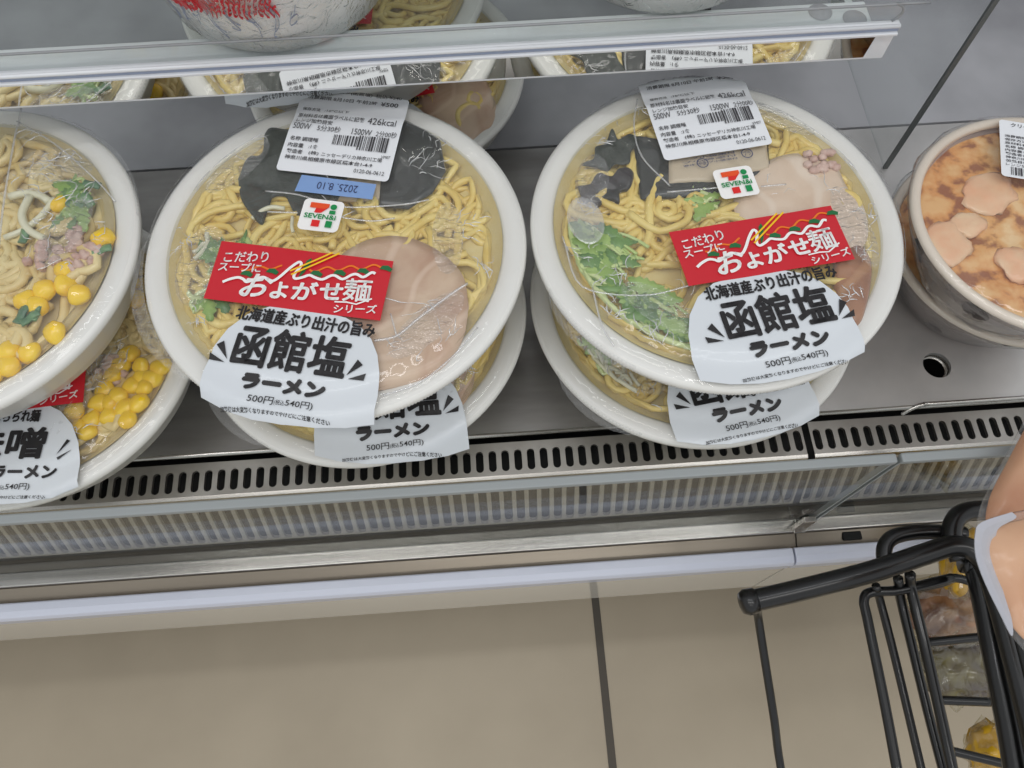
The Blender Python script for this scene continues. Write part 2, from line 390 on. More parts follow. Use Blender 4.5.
# ---------------------------------------------------------------- ramen packs
H = .0525       # rim height
def film_z(x, y):
    r = math.hypot(x, y)
    if r < .086: z = H+.0034+.0016*min(1, (.086-r)/.006)
    elif r < .0985: z = H+.0034
    else: z = H+.0034-(r-.0985)*1.35
    return z+.0004*noise.noise(Vector((x*40, y*40, .3)))
def drape(sheet, name, mat, parent, origin, ang=0, off=.0009, step=4, sink=None):
    """sheet in mm, origin (mm in pack coordinates) of its u=v=0 corner, ang degrees"""
    bm = bmesh.new(); vs = [bm.verts.new((u, v, 0)) for u, v in sheet.v]
    for f in sheet.f:
        try: bm.faces.new([vs[i] for i in f])
        except ValueError: pass
    if step:
        us = [v.co.x for v in bm.verts]; ws = [v.co.y for v in bm.verts]
        for ax, lo, hi in ((0, min(us), max(us)), (1, min(ws), max(ws))):
            k = math.ceil(lo/step)*step
            while k < hi:
                co_ = (k+.0013, 0, 0) if ax == 0 else (0, k+.0013, 0); no = (1, 0, 0) if ax == 0 else (0, 1, 0)
                bmesh.ops.bisect_plane(bm, geom=bm.verts[:]+bm.edges[:]+bm.faces[:], plane_co=co_, plane_no=no, dist=1e-5)
                k += step
    a = math.radians(ang); ca, sa = math.cos(a), math.sin(a)
    for v in bm.verts:
        u, w = v.co.x, -v.co.y
        x = (origin[0]+u*ca-w*sa)/1000; y = (origin[1]+u*sa+w*ca)/1000
        v.co = (x, y, film_z(x, y)+off)
    bmesh.ops.recalc_face_normals(bm, faces=bm.faces)
    me = bpy.data.meshes.new(name); bm.to_mesh(me); bm.free(); me.materials.append(M[mat])
    me.polygons.foreach_set('use_smooth', [True]*len(me.polygons))
    for p in me.polygons:
        pass
    return link(name, me, parent)

def bowl_mesh():
    b = MB()
    prof = [(0, .0012), (.058, .0012), (.061, .0), (.0665, 0), (.070, .003), (.0785, .014), (.0815, .015), (.0860, .027), (.0895, .0282), (.0912, .0385), (.0928, .0392),
            (.0936, .0462), (.0948, .0472), (.0965, .0462), (.0985, .0468), (.099, .049), (.0985, .0512), (.0965, .0525), (.093, .0526), (.0885, .0518), (.0865, .0505), (.0845, .046), (.083, .0445),
            (.080, .036), (.070, .018), (.058, .007), (.03, .005), (0, .005)]
    def mod(i, a, r, z):
        if 12 <= i <= 17: r += .00022*(1 if int(round(a/(2*PI)*720)) % 2 else -1)
        return r, z
    b.lathe(prof, 720, mod=mod)
    return b.mesh('bowl', 'white_plastic', True)
BOWL = bowl_mesh()
def bowl_lo():
    b = MB(); prof = [(0, .0012), (.058, .0012), (.061, .0), (.0665, 0), (.070, .003), (.0785, .014), (.0815, .015), (.0860, .027), (.0895, .0282), (.0912, .0385), (.0928, .0392),
            (.0936, .0462), (.0948, .0472), (.0965, .0462), (.0985, .0468), (.099, .049), (.0985, .0512), (.0965, .0525), (.093, .0526), (.0885, .0518), (.0865, .0505), (.0845, .046), (.083, .0445),
            (.080, .036), (.070, .018), (.058, .007), (.03, .005), (0, .005)]
    b.lathe(prof, 128); return b.mesh('bowl', 'white_plastic', True)
BOWL_LO = bowl_lo()
def film_mesh():
    b = MB(); vs = []; fs = []; n = 192
    rs = [0, .01, .02, .03, .04, .05, .058, .064, .07, .074, .078, .081, .084, .087, .09, .0935, .0958, .0972]
    for k, r in enumerate(rs):
        for j in range(n):
            a = 2*PI*j/n; x, y = r*math.cos(a), r*math.sin(a)
            z = film_z(x, y)
            if r > .0935: z -= (r-.0935)*.7
            w = max(0, min(1, (r-.055)/.025))*max(0, min(1, (.0935-r)/.008))
            z += w*.0006*(noise.noise(Vector((a*9, r*60, 1)))+.6*math.sin(a*46+3*noise.noise(Vector((a*3, 0, 0)))))
            vs.append((x, y, z))
    for k in range(len(rs)-1):
        for j in range(n):
            j2 = (j+1) % n; fs.append((k*n+j, k*n+j2, (k+1)*n+j2, (k+1)*n+j))
    b.add(vs, fs); return b.mesh('film', 'film', True)
FILM = film_mesh()
def soup_mesh(mat):
    b = MB(); b.lathe([(0, H-.0085), (.06, H-.0085), (.0790, H-.0065), (.0840, H-.0035), (.0866, H-.0014)], 96, mod=lambda i, a, r, z: (r, z+.0006*noise.noise(Vector((r*90*math.cos(a), r*90*math.sin(a), 0)))))
    return b.mesh('soup_jelly', mat, True)
SOUP = {k: soup_mesh(k) for k in ('soup', 'soup_miso')}
def tray_mesh():
    b = MB(); b.lathe([(.078, H-.006), (.0805, H-.0012), (.083, H-.0005), (.0858, H-.0002), (.087, H+.0006)], 128)
    return b.mesh('inner_tray', 'tray', True)
TRAY = tray_mesh()

def strand(rng, R, z0, z1, r, L=.11, cx=0, cy=0, curl=1.0, n=30):
    a = rng.uniform(0, 2*PI); rr = (R-.006)*math.sqrt(rng.random()); p = Vector((cx+rr*math.cos(a), cy+rr*math.sin(a)))
    h = rng.uniform(0, 2*PI); k = rng.uniform(-1, 1)*110*curl; pts = []; ds = L/n; zc = rng.uniform(z0, z1); ph = rng.uniform(0, 6); amp = min(.0022, (z1-z0)/2)
    for i in range(n+1):
        z = zc+amp*math.sin(ph+i*.35); z = max(z0, min(z1, z))
        pts.append((p.x, p.y, z))
        k += rng.uniform(-1, 1)*55*curl; k *= .96; h += k*ds
        q = p+Vector((math.cos(h), math.sin(h)))*ds
        d = Vector((q.x-cx, q.y-cy))
        if d.length > R:
            t = math.atan2(d.y, d.x); side = 1 if math.sin(h-t) > 0 else -1
            h = t+side*(PI/2+.25); q = p+Vector((math.cos(h), math.sin(h)))*ds
            d = Vector((q.x-cx, q.y-cy))
            if d.length > R: d = d.normalized()*R; q = Vector((cx, cy))+d
        p = q
    return pts
def noodle_mesh(seed, mat, cnt=180, r=.00225, R=.0815):
    rng = random.Random(seed); b = MB()
    for i in range(cnt):
        t = i/cnt; lo = H-.0105+.0055*t
        pts = strand(rng, R, lo, lo+.0048, r, L=rng.uniform(.07, .16), curl=1.35)
        b.tube(pts, r*rng.uniform(.85, 1.1), 7, flat=.85)
    return b.mesh('noodles', mat, True)
NOOD = [noodle_mesh(3, 'noodle'), noodle_mesh(11, 'noodle'), noodle_mesh(5, 'noodle_miso', r=.0027, cnt=132)]

def slab(name, outline, z, th, mat, parent, wob=.0008, rings=7, seed=1, ov=None, domed=.0, crease=0):
    """closed soft-edged slice from a mm outline in pack coordinates"""
    P = catmull([Vector((x/1000, y/1000, 0)) for x, y in outline+outline[:1]], 6)[:-1]
    c = sum(P, Vector())/len(P); n = len(P); vs = []; fs = []
    lay = [(k/rings, 1) for k in range(rings+1)]
    for s, _ in lay:
        e = math.sqrt(max(0, 1-max(0, (s-.82)/.18)**2))
        for p in P:
            q = c+(p-c)*max(s, .001)
            w = crease*(abs(noise.noise(Vector((q.x*90+q.y*60, q.y*45-q.x*30, seed))))-.2)+wob*noise.noise(Vector((q.x*55, q.y*55, seed)))+wob*.5*noise.noise(Vector((q.x*160, q.y*160, seed)))
            vs.append((q.x, q.y, z+th*.5*e+w+domed*(1-s*s)))
    m0 = len(vs)
    for s in (1, .5, .001):
        for p in P:
            q = c+(p-c)*s; vs.append((q.x, q.y, z-th*.5 if s < 1 else z-th*.3))
    k = len(lay)+3
    for i in range(k-1):
        for j in range(n): fs.append((i*n+j, i*n+(j+1) % n, (i+1)*n+(j+1) % n, (i+1)*n+j))
    b = MB(); b.add(vs, fs)
    return b.build(name, mat, parent, smooth=True)
def ell(cx, cy, rx, ry, rot=0, n=12, jit=.06, seed=0):
    rg = random.Random(seed); a0 = math.radians(rot); out = []
    for i in range(n):
        a = 2*PI*i/n; k = 1+rg.uniform(-jit, jit); x, y = rx*k*math.cos(a), ry*k*math.sin(a)
        out.append((cx+x*math.cos(a0)-y*math.sin(a0), cy+x*math.sin(a0)+y*math.cos(a0)))
    return out
def greens(parent, region, seed, nst=26, nlf=26, z=H+.0005, ang=None, name='mizuna_greens'):
    """region: list of (x, y, radius) mm"""
    rg = random.Random(seed); b = MB()
    for i in range(nst):
        cx, cy, rad = rg.choice(region); a = (ang if ang is not None else rg.uniform(0, PI))+rg.uniform(-.5, .5)
        L = rg.uniform(.6, 1.15)*rad; x = cx+rg.uniform(-.5, .5)*rad; y = cy+rg.uniform(-.5, .5)*rad; bend = rg.uniform(-.4, .4)*L
        pts = []
        for t in (-1, -.5, 0, .5, 1):
            px = x+math.cos(a)*L*t-math.sin(a)*bend*(1-t*t); py = y+math.sin(a)*L*t+math.cos(a)*bend*(1-t*t)
            rr = math.hypot(px, py)
            if rr > 78: px *= 78/rr; py *= 78/rr
            pts.append((px/1000, py/1000, z+rg.uniform(-.0015, .001)))
        b.cur = 0; b.tube(catmull(pts, 4), .0011*rg.uniform(.6, 1.4), 6, flat=.6)
    for i in range(nlf):
        cx, cy, rad = rg.choice(region); a = (ang if ang is not None else rg.uniform(0, PI))+rg.uniform(-.8, .8)
        x = cx+rg.uniform(-.8, .8)*rad; y = cy+rg.uniform(-.8, .8)*rad
        if math.hypot(x, y) > 72: k = 70/math.hypot(x, y); x *= k; y *= k
        L = rg.uniform(9, 21); W = rg.uniform(2.4, 5.6); zz = z+rg.uniform(-.0008, .0014); vs = []; n = 10; cur = rg.uniform(-.5, .5)
        for t in range(n+1):
            s = t/n; w = W*math.sin(PI*min(.97, s*.9+.08))*(1 if t % 2 else .6)
            aa = a+cur*s; px = x+math.cos(aa)*L*(s-.5); py = y+math.sin(aa)*L*(s-.5)
            for sd in (-1, 0, 1):
                qx = px-math.sin(aa)*w*sd; qy = py+math.cos(aa)*w*sd; rr = math.hypot(qx, qy)
                if rr > 79: qx *= 79/rr; qy *= 79/rr
                vs.append((qx/1000, qy/1000, zz+(.0009 if sd == 0 else -.0004)+.0008*math.sin(s*5)))
        fs = []
        for t in range(n):
            for k in range(2): fs.append((t*3+k, t*3+k+1, (t+1)*3+k+1, (t+1)*3+k))
        b.cur = 1 if rg.random() < .6 else 2
        b.add(vs, fs)
    o = b.build(name, ['stem', 'leaf', 'leaf_dark'], parent, smooth=True); return tag(o, kind='stuff')
def sprouts(parent, region, seed, n, name='bean_sprouts', mat='sprout', z=H+.001, r=.0012, L0=18):
    rg = random.Random(seed); b = MB()
    for i in range(n):
        cx, cy, rad = rg.choice(region); a = rg.uniform(0, PI); L = rg.uniform(.5, 1)*L0
        x = cx+rg.uniform(-.7, .7)*rad; y = cy+rg.uniform(-.7, .7)*rad; bd = rg.uniform(-.25, .25)*L; pts = []
        for t in (-1, -.4, .3, 1):
            px = x+math.cos(a)*L*.5*t-math.sin(a)*bd*(1-t*t); py = y+math.sin(a)*L*.5*t+math.cos(a)*bd*(1-t*t)
            rr = math.hypot(px, py)
            if rr > 76: px *= 76/rr; py *= 76/rr
            pts.append((px/1000, py/1000, z+rg.uniform(-.001, .001)))
        b.tube(catmull(pts, 4), r*rg.uniform(.7, 1.2), 7)
    return tag(b.build(name, mat, parent, smooth=True), kind='stuff')

# --- labels
def name_label(parent, org, ang, kind, tx=0):
    s = Sheet()
    if kind == 'salt':
        out = [(22, 0), (34, -1.2), (46, -1.2), (60, .5), (68, 4), (75, 10), (80, 18), (83, 27), (84.5, 38), (84.5, 50), (72, 54), (58, 56.5), (42, 57.5), (28, 57), (14, 54.5), (0, 49.5), (-.5, 38), (1, 26), (5, 15), (12, 6)]
    else:
        out = [(26, 0), (42, -1.5), (58, 0), (68, 5), (76, 13), (82, 24), (84.5, 36), (85, 48), (72, 54), (58, 57), (42, 58), (26, 57), (12, 54), (0, 48), (0, 36), (3, 24), (8, 13), (16, 5)]
    s.poly(out); lab = drape(s, 'name_label', 'label_white', parent, org, ang, off=.0010, step=3)
    t = Sheet()
    if kind == 'salt':
        t.text('北海道産ぶり出汁の旨み', 11, 2, 80, 9.6, heavy=.28)
        t.text('函館塩', 15.5, 12, 70.5, 33, heavy=.62)
        t.text('ラーメン', 23.8, 36.8, 63.2, 43.4, heavy=.75)
        t.poly([(4, 28.5), (12.5, 32.5), (4.5, 32)]); t.poly([(6.5, 24.5), (9.5, 22), (13.5, 31)])
        t.poly([(81, 28.5), (73, 32.5), (80.5, 32)]); t.poly([(75.5, 22), (78.5, 24.5), (72, 31)])
    else:
        t.text('コクうま味噌ちぢれ麺', 4, 4, 57, 11, heavy=.28)
        t.text('味噌', 19, 15, 63.5, 32.5, heavy=.65)
        t.text('コーンラーメン', 12.5, 37, 72.5, 43.5, heavy=.45)
        t.poly([(5, 28.5), (13, 32.5), (12.2, 33.8)]); t.poly([(9.5, 23.5), (11.5, 22.5), (14.5, 30)])
        t.poly([(79.5, 28), (72, 32.5), (72.8, 33.8)]); t.poly([(75.5, 22), (77.5, 23), (71.5, 31)])
    t.text('500円', 28.5, 46.3, 41, 50.2, bold=.004); t.text('(税込', 41.6, 47.2, 46.4, 50.2, bold=.004); t.text('540円)', 46.8, 46.3, 60, 50.4, bold=.004)
    t.text('加熱後は大変熱くなりますのでやけどにご注意ください', 15, 53.0, 69, 55.0, bold=.018)
    t.v = [(u+tx, v) for u, v in t.v]
    drape(t, 'lettering', 'ink', lab, org, ang, off=.00165, step=3)
    return lab
def series_label(parent, org, ang, w=90, h=34):
    s = Sheet(); s.poly([(0, 0), (w, 0), (w+2, h), (2-1.4, h)]) if False else s.poly([(0, 0), (w, 0), (w+.5, h+.6), (1, h)])
    lab = drape(s, 'series_label', 'red', parent, org, ang, off=.0011, step=3)
    def wave(u0, u1, v0, v1, n, amp, ph=0):
        return [(u0+(u1-u0)*i/40, v0+(v1-v0)*i/40+amp*math.sin(ph+n*2*PI*i/40)) for i in range(41)]
    g = Sheet()
    for u, v in ((18.5, 17.5), (31, 14.5), (53, 12.5), (64.5, 10.5), (76, 8), (87, 4.8)):
        g.poly([(u-3.2, v+1), (u-2, v-1.2), (u+.8, v-1.6), (u+3.4, v+.2), (u+2.6, v+2), (u, v+1.2)])
    g.poly([(44.5, 17), (46.5, 6), (48.5, 4), (49, 7), (47, 13)])
    drape(g, 'green_print', 'dgreen', lab, org, ang, off=.0016, step=3)
    q = Sheet()
    q.line(wave(15, 35, 15.3, 11.5, 1.7, 1.0), 1.0); q.line(wave(49, 88, 11, 3.5, 3.4, 1.2), 1.0)
    drape(q, 'orange_print', 'orange', lab, org, ang, off=.0015, step=3)
    c = Sheet(); c.line([(40, 13.5), (58.5, -.2)], .9); c.line([(41, 15.5), (62, -.2)], .9)
    drape(c, 'yellow_print', 'yellow', lab, org, ang, off=.0022, step=3)
    t = Sheet()
    t.text('こだわり', 4.5, 5.2, 27, 11.2, heavy=.12, rot=7); t.text('スープに', 3.5, 12, 25, 17, heavy=.12, rot=4)
    pts = [(8, 24), (11, 22), (15, 20.5), (18, 21.2), (20, 22.5), (23, 21), (27, 18.8), (30, 19.5), (33, 20.2), (36, 17), (39.5, 11.5), (43, 7.5), (44.5, 9.5), (42.5, 15), (43.5, 17.3), (47, 16), (50, 14.3), (53, 15.2), (57, 15.8), (60.5, 13.2), (63, 12.8), (67, 14.3), (71, 11.2), (73.5, 10.6), (77, 11.8), (80.5, 8.6), (82.5, 9)]
    t.line(catmull([(a, b, 0) for a, b in pts], 4), 1.5)
    t.text('お', 19, 17.5, 32.5, 30, heavy=.38, rot=4, shear=.3); t.text('よ', 33.5, 20.5, 41.5, 29.5, heavy=.38, rot=4); t.text('が', 44, 18.5, 56, 28.5, heavy=.38, rot=4)
    t.text('せ', 57.5, 17.5, 68.5, 26.5, heavy=.38, rot=4); t.text('麺', 69, 13.2, 82.5, 26, heavy=.22, rot=4)
    t.line([(66, 27.5), (72, 27), (77, 27.6), (84, 23.5)], .8)
    t.text('シリーズ', 66.5, 27.8, 87.5, 32.4, heavy=.12, rot=6)
    drape(t, 'lettering', 'text_white', lab, org, ang, off=.0019, step=3)
    return lab
def barcode(t, u0, v0, u1, v1, seed=2):
    rg = random.Random(seed); u = u0
    while u < u1:
        w = rg.choice((.35, .35, .7, 1.0)); t.rect(u, v0, min(u+w, u1), v1); u += w+rg.choice((.35, .5, .8))
def price_label(parent, org, ang, top=18):
    s = Sheet(); s.poly(rounded(0, -top, 61.5, 47, 2.5))
    lab = drape(s, 'price_label', 'paper_white', parent, org, ang, off=.0012, step=3)
    t = Sheet()
    t.text('品名 ラーメン(函館塩)', 6, -13.5, 40, -10.5, bold=.01); t.text('税込 ¥540', 42, -13.5, 57, -10.5, bold=.01)
    t.text('消費期限 8月10日 午前2時', 4, -8, 44, -5.2, bold=.01); t.text('¥500', 46, -8, 56, -5, bold=.01)
    t.text('保存方法', 3.5, 1.3, 13.5, 3.6, bold=.01); t.text(':10℃以下', 16, 1.3, 30, 3.6, bold=.005)
    t.text('原材料名は裏面ラベルに記載', 2.2, 6, 40, 9.4, bold=.008); t.text('426kcal', 42, 5.4, 58, 10, bold=.0)
    t.text('レンジ加熱目安', 2.5, 10.5, 23, 13.4, bold=.008)
    t.text('500W', 2, 14, 11.8, 18.2); t.text('5分30秒', 15.5, 14, 28.5, 18.2); t.text('1500W', 35, 14, 46, 18.2); t.text('2分00秒', 48.5, 14, 60, 18.2)
    barcode(t, 26, 19.5, 41, 26.5); barcode(t, 40, 18.5, 56.5, 28.5, 5)
    t.text('名称 調理麺', 2.5, 23.4, 18, 26.4, bold=.012); t.text('内容量', 2.5, 28, 11, 31, bold=.012); t.text(':1食', 14, 28, 19, 31, bold=.01)
    t.text('製造者', 2.8, 32.3, 11.5, 35.2, bold=.012); t.text('(株)', 15, 32.3, 20.5, 35.2, bold=.01); t.text('ニッセーデリカ神奈川工場', 22, 32.3, 55.5, 35.2, bold=.008)
    t.text('神奈川県相模原市緑区橋本台1-4-9', 2.8, 36.4, 51, 39.4, bold=.012); t.text('VM07', 54.5, 30.4, 59.5, 32.4)
    t.text('0120-06-0612', 42, 41.2, 58.5, 43.8)
    drape(t, 'printed_text', 'ink_soft', lab, org, ang, off=.0018, step=3)
    return lab
def logo_sticker(parent, org, ang, w=21.5, h=19.5):
    s = Sheet(); s.poly(rounded(0, 0, w, h, 2.8))
    lab = drape(s, 'logo_sticker', 'text_white', parent, org, ang, off=.0012, step=4)
    k = w/21.5
    r = Sheet(); r.poly([(7.6, 4.8), (13.8, 4.8), (10.6, 8.4), (10, 8.6), (6.8, 8.6)]); r.poly([(7, 13.2), (11.2, 13.2), (11.2, 17.2), (7, 17.2)])
    drape(r, 'red_print', 'logo_red', lab, org, ang, off=.0017, step=3)
    q = Sheet(); q.poly([(4, 2.6), (14, 2.6), (14, 4.8), (11.5, 6), (4, 5.8)]); drape(q, 'orange_print', 'logo_orange', lab, org, ang, off=.0018, step=3)
    g = Sheet(); g.poly([(16.4+1.7*math.cos(a*PI/10), 4.3+1.7*math.sin(a*PI/10)) for a in range(20)]); g.rect(14.8, 6.6, 18, 8.8); g.rect(14.4, 13.2, 17.8, 17.2)
    g.text('SEVEN&i', 2.2, 9.4, 19, 12.4, bold=.02); drape(g, 'green_print', 'green', lab, org, ang, off=.0019, step=3)
    return lab
def film_skirt(parent, a0, a1, wmax, seam=True):
    """loose crimped film margin sticking out past the rim"""
    b = MB(); n = 40; vs = []; fs = []
    for i in range(n+1):
        t = i/n; a = math.radians(a0+(a1-a0)*t); w = wmax*math.sin(PI*t)**.7
        for k in range(3):
            r = .0985+w*k/2; vs.append((r*math.cos(a), r*math.sin(a), H+.001-.0028*(k/2)-.0006*math.sin(i*1.3)*(k/2)))
    for i in range(n):
        for k in range(2): fs.append((i*3+k, i*3+k+1, (i+1)*3+k+1, (i+1)*3+k))
    b.add(vs, fs); b.build('film_margin', 'film_edge', parent, smooth=True)
def wrinkle_patch(parent, cx, cy, rx, ry, rot, seed):
    """crumpled area of the film"""
    b = MB(); n = 26; vs = []; fs = []; a0 = math.radians(rot)
    for i in range(n+1):
        for j in range(n+1):
            u, v = i/n*2-1, j/n*2-1; k = math.sqrt(max(1e-9, u*u+v*v)); m_ = max(abs(u), abs(v)); s = m_/k if k > 1e-4 else 1
            u2, v2 = u*s*rx, v*s*ry
            x = (cx+u2*math.cos(a0)-v2*math.sin(a0))/1000; y = (cy+u2*math.sin(a0)+v2*math.cos(a0))/1000
            e = 1-m_**4
            nz = noise.noise(Vector((u*2.5+seed, v*5, seed)))+.5*abs(noise.noise(Vector((u*7, v*9+seed, 2))))
            vs.append((x, y, film_z(x, y)+.0005+e*.0011*abs(nz)))
    for i in range(n):
        for j in range(n): fs.append((i*(n+1)+j, (i+1)*(n+1)+j, (i+1)*(n+1)+j+1, i*(n+1)+j+1))
    b.add(vs, fs); b.build('crumpled_film', 'film_crinkle', parent, smooth=False)
def seam_line(parent, pts, r=.0005):
    b = MB(); P = catmull([(x/1000, y/1000, 0) for x, y in pts], 5)
    P = [Vector((p.x, p.y, film_z(p.x, p.y)+.0006)) for p in P]; b.tube(P, r, 5)
    b.build('film_crease', 'film_seam', parent, smooth=True)

def crinkles(parent, patches, seed):
    """fine folds of the stretched film, their highlights put in as white haze"""
    rg = random.Random(seed); b = MB()
    for cx, cy, rad, n, L0 in patches:
        main = rg.uniform(0, PI)
        for i in range(n):
            x, y = cx+rg.gauss(0, rad*.5), cy+rg.gauss(0, rad*.5); a = main+rg.gauss(0, .5); L = rg.uniform(.4, 1.3)*L0; P = []
            k = rg.randint(3, 6)
            for j in range(k):
                rr = math.hypot(x, y)
                if rr > 84: x *= 84/rr; y *= 84/rr
                P.append((x/1000, y/1000)); a += rg.gauss(0, .55); x += math.cos(a)*L/k; y += math.sin(a)*L/k
            Q = []
            for (x0, y0), (x1, y1) in zip(P, P[1:]):
                for f in (0, .5): Q.append((x0+(x1-x0)*f, y0+(y1-y0)*f))
            Q.append(P[-1]); Q = [Vector((p[0], p[1], film_z(*p)+.0005)) for p in Q]; w = rg.uniform(.00012, .00034)
            b.tube(Q, w, 5, rs=[w*math.sin(PI*(.12+.76*m/(len(Q)-1))) for m in range(len(Q))])
    tag(b.build('film_creases', 'film_fold_glint', parent, smooth=True), kind='stuff')
def base_pack(loc, rz, label, noodle, soup='soup', film_rot=0, group=None, hi=False, nrot=0, sc=1):
    t = empty('ramen_pack', loc, math.radians(rz), label, 'packed meal', group); t.scale = (sc, sc, sc)
    link('bowl', BOWL if hi else BOWL_LO, t)
    link('soup_jelly', SOUP[soup], t); tag(link('noodles', NOOD[noodle], t, rot=(0, 0, math.radians(nrot))), kind='stuff')
    link('inner_tray', TRAY, t); link('film', FILM, t, rot=(0, 0, math.radians(film_rot)))
    return t
def L2(rz, cx, cy, pts, z=.111):
    """photo positions -> mm in pack coordinates"""
    out = []; a = math.radians(rz)
    for u, v in pts:
        p = at(u, v, z=z); x, y = p.x-cx, p.y-cy
        out.append((1000*(x*math.cos(a)+y*math.sin(a)), 1000*(-x*math.sin(a)+y*math.cos(a))))
    return out

ZU = .0572
def sachet(parent, outline, mat, z, label=None, th=.003, print_mat=None, name='soup_sachet'):
    sq = []
    for (x0, y0), (x1, y1) in zip(outline, outline[1:]+outline[:1]): sq += [(x0+(x1-x0)*f, y0+(y1-y0)*f) for f in (.04, .3, .7, .96)]
    o = slab(name, sq, z, th, mat, parent, wob=.0006, rings=12, crease=.0016)
    if label: o['label'] = label
    return o

# left stack
def left_upper():
    cx, cy, rz = -.0785, .233, -12
    t = base_pack((cx, cy, ZU), rz, 'salt ramen bowl in clear wrap with a large pink pork slice, top of its stack', 0, hi=True)
    q = lambda *p: L2(rz, cx, cy, p)
    slab('pork_slice', ell(34, -34.5, 42, 43, 10, 14, .04, 3), H+.0002, .003, 'pork', t, wob=.0007, seed=4)
    o = slab('seaweed_sheet', q((238, 178), (246, 158), (262, 152), (268, 128), (300, 130), (345, 125), (345, 190), (300, 215), (285, 196), (268, 200), (262, 224), (248, 210), (240, 196)), H+.0008, .0016, 'nori', t, wob=.001, crease=.003, rings=14)
    sachet(t, q((384, 112), (412, 122), (440, 138), (446, 170), (432, 192), (408, 208), (378, 206)), 'sachet_dark', H+.0006, 'dark glossy sachet')
    sachet(t, q((316, 150), (385, 158), (382, 200), (300, 198)), 'sachet_beige', H-.0002, 'beige sachet')
    s = Sheet(); s.poly([(0, 0), (41, 1), (41, 11), (-1, 11)])
    o0 = q((303, 180))[0]
    d = drape(s, 'date_tape', 'blue_tape', t, (o0[0]+.5, o0[1]), 0, off=.0007)
    s = Sheet(); s.text('2025. 8.10', 10, 3.5, 32, 8.2, rot=180); drape(s, 'lettering', 'blue_ink', d, (o0[0]+.5, o0[1]), 0, off=.00095)
    g = q((222, 262), (205, 300), (245, 250), (215, 330))
    greens(t, [(g[0][0], g[0][1], 12), (g[1][0], g[1][1], 10), (g[2][0], g[2][1], 8)], 5, 20, 16)
    sp = q((280, 222), (240, 280), (200, 250))
    sprouts(t, [(p[0], p[1], 12) for p in sp], 3, 9)
    name_label(t, (-43, -43.5), -1, 'salt', -4); series_label(t, (-56.3, -10), 0, 89.8, 34)
    price_label(t, (-41, 85), 0, 12); logo_sticker(t, (-20.3, 22), 0)
    film_skirt(t, 184, 240, .008); film_skirt(t, 100, 184, .002)
    c = q((205, 150), (190, 185), (215, 290), (205, 330), (425, 170), (470, 230), (440, 150), (425, 310), (410, 350), (455, 350), (320, 215), (190, 250), (240, 130), (480, 270))
    crinkles(t, [(p[0], p[1], r, n, l) for p, (r, n, l) in zip(c, ((10, 14, 16), (9, 10, 14), (8, 12, 10), (7, 8, 9), (10, 12, 14), (8, 12, 12), (9, 8, 12), (9, 7, 16), (9, 7, 14), (8, 8, 12), (14, 3, 16), (6, 9, 11), (8, 9, 13), (6, 9, 12)))], 5)
    wrinkle_patch(t, -62, 38, 22, 8, 58, 3); wrinkle_patch(t, -63, -25, 12, 24, 5, 7)
    wrinkle_patch(t, 58, 8, 8, 22, 10, 12); wrinkle_patch(t, 57, -43, 9, 24, -35, 15)
    seam_line(t, q((268, 196), (300, 200), (345, 212), (400, 210), (430, 205))); seam_line(t, q((270, 217), (300, 218))); seam_line(t, q((340, 222), (372, 226), (396, 223)))
    seam_line(t, q((376, 345), (398, 340), (420, 322), (450, 300), (468, 288)), .0007)
    seam_line(t, q((392, 318), (398, 340))); seam_line(t, q((384, 398), (420, 385), (452, 360), (478, 330)))
    return t
left_upper()
def left_lower():
    cx, cy, rz = -.0755, .227, -8
    t = base_pack((cx, cy, 0), rz, 'salt ramen bowl mostly hidden under the one with the large pink pork slice', 0, nrot=140, sc=.97)
    q = lambda *p: L2(rz, cx, cy, p, .05)
    slab('pork_slice', ell(40, -34, 32, 36, 10, 14, .05, 3), H-.0015, .003, 'pork', t, wob=.0007, seed=8)
    name_label(t, (-20, -46.5), 10, 'salt'); series_label(t, (-45, -9), 2); logo_sticker(t, (-10, 22), 0); price_label(t, (-30, 84), 0, 12)
    film_skirt(t, 208, 246, .006); wrinkle_patch(t, 55, -50, 9, 22, -40, 5); crinkles(t, [(62, -40, 10, 14, 12), (48, -62, 8, 8, 10), (72, -20, 6, 6, 9)], 3)
left_lower()
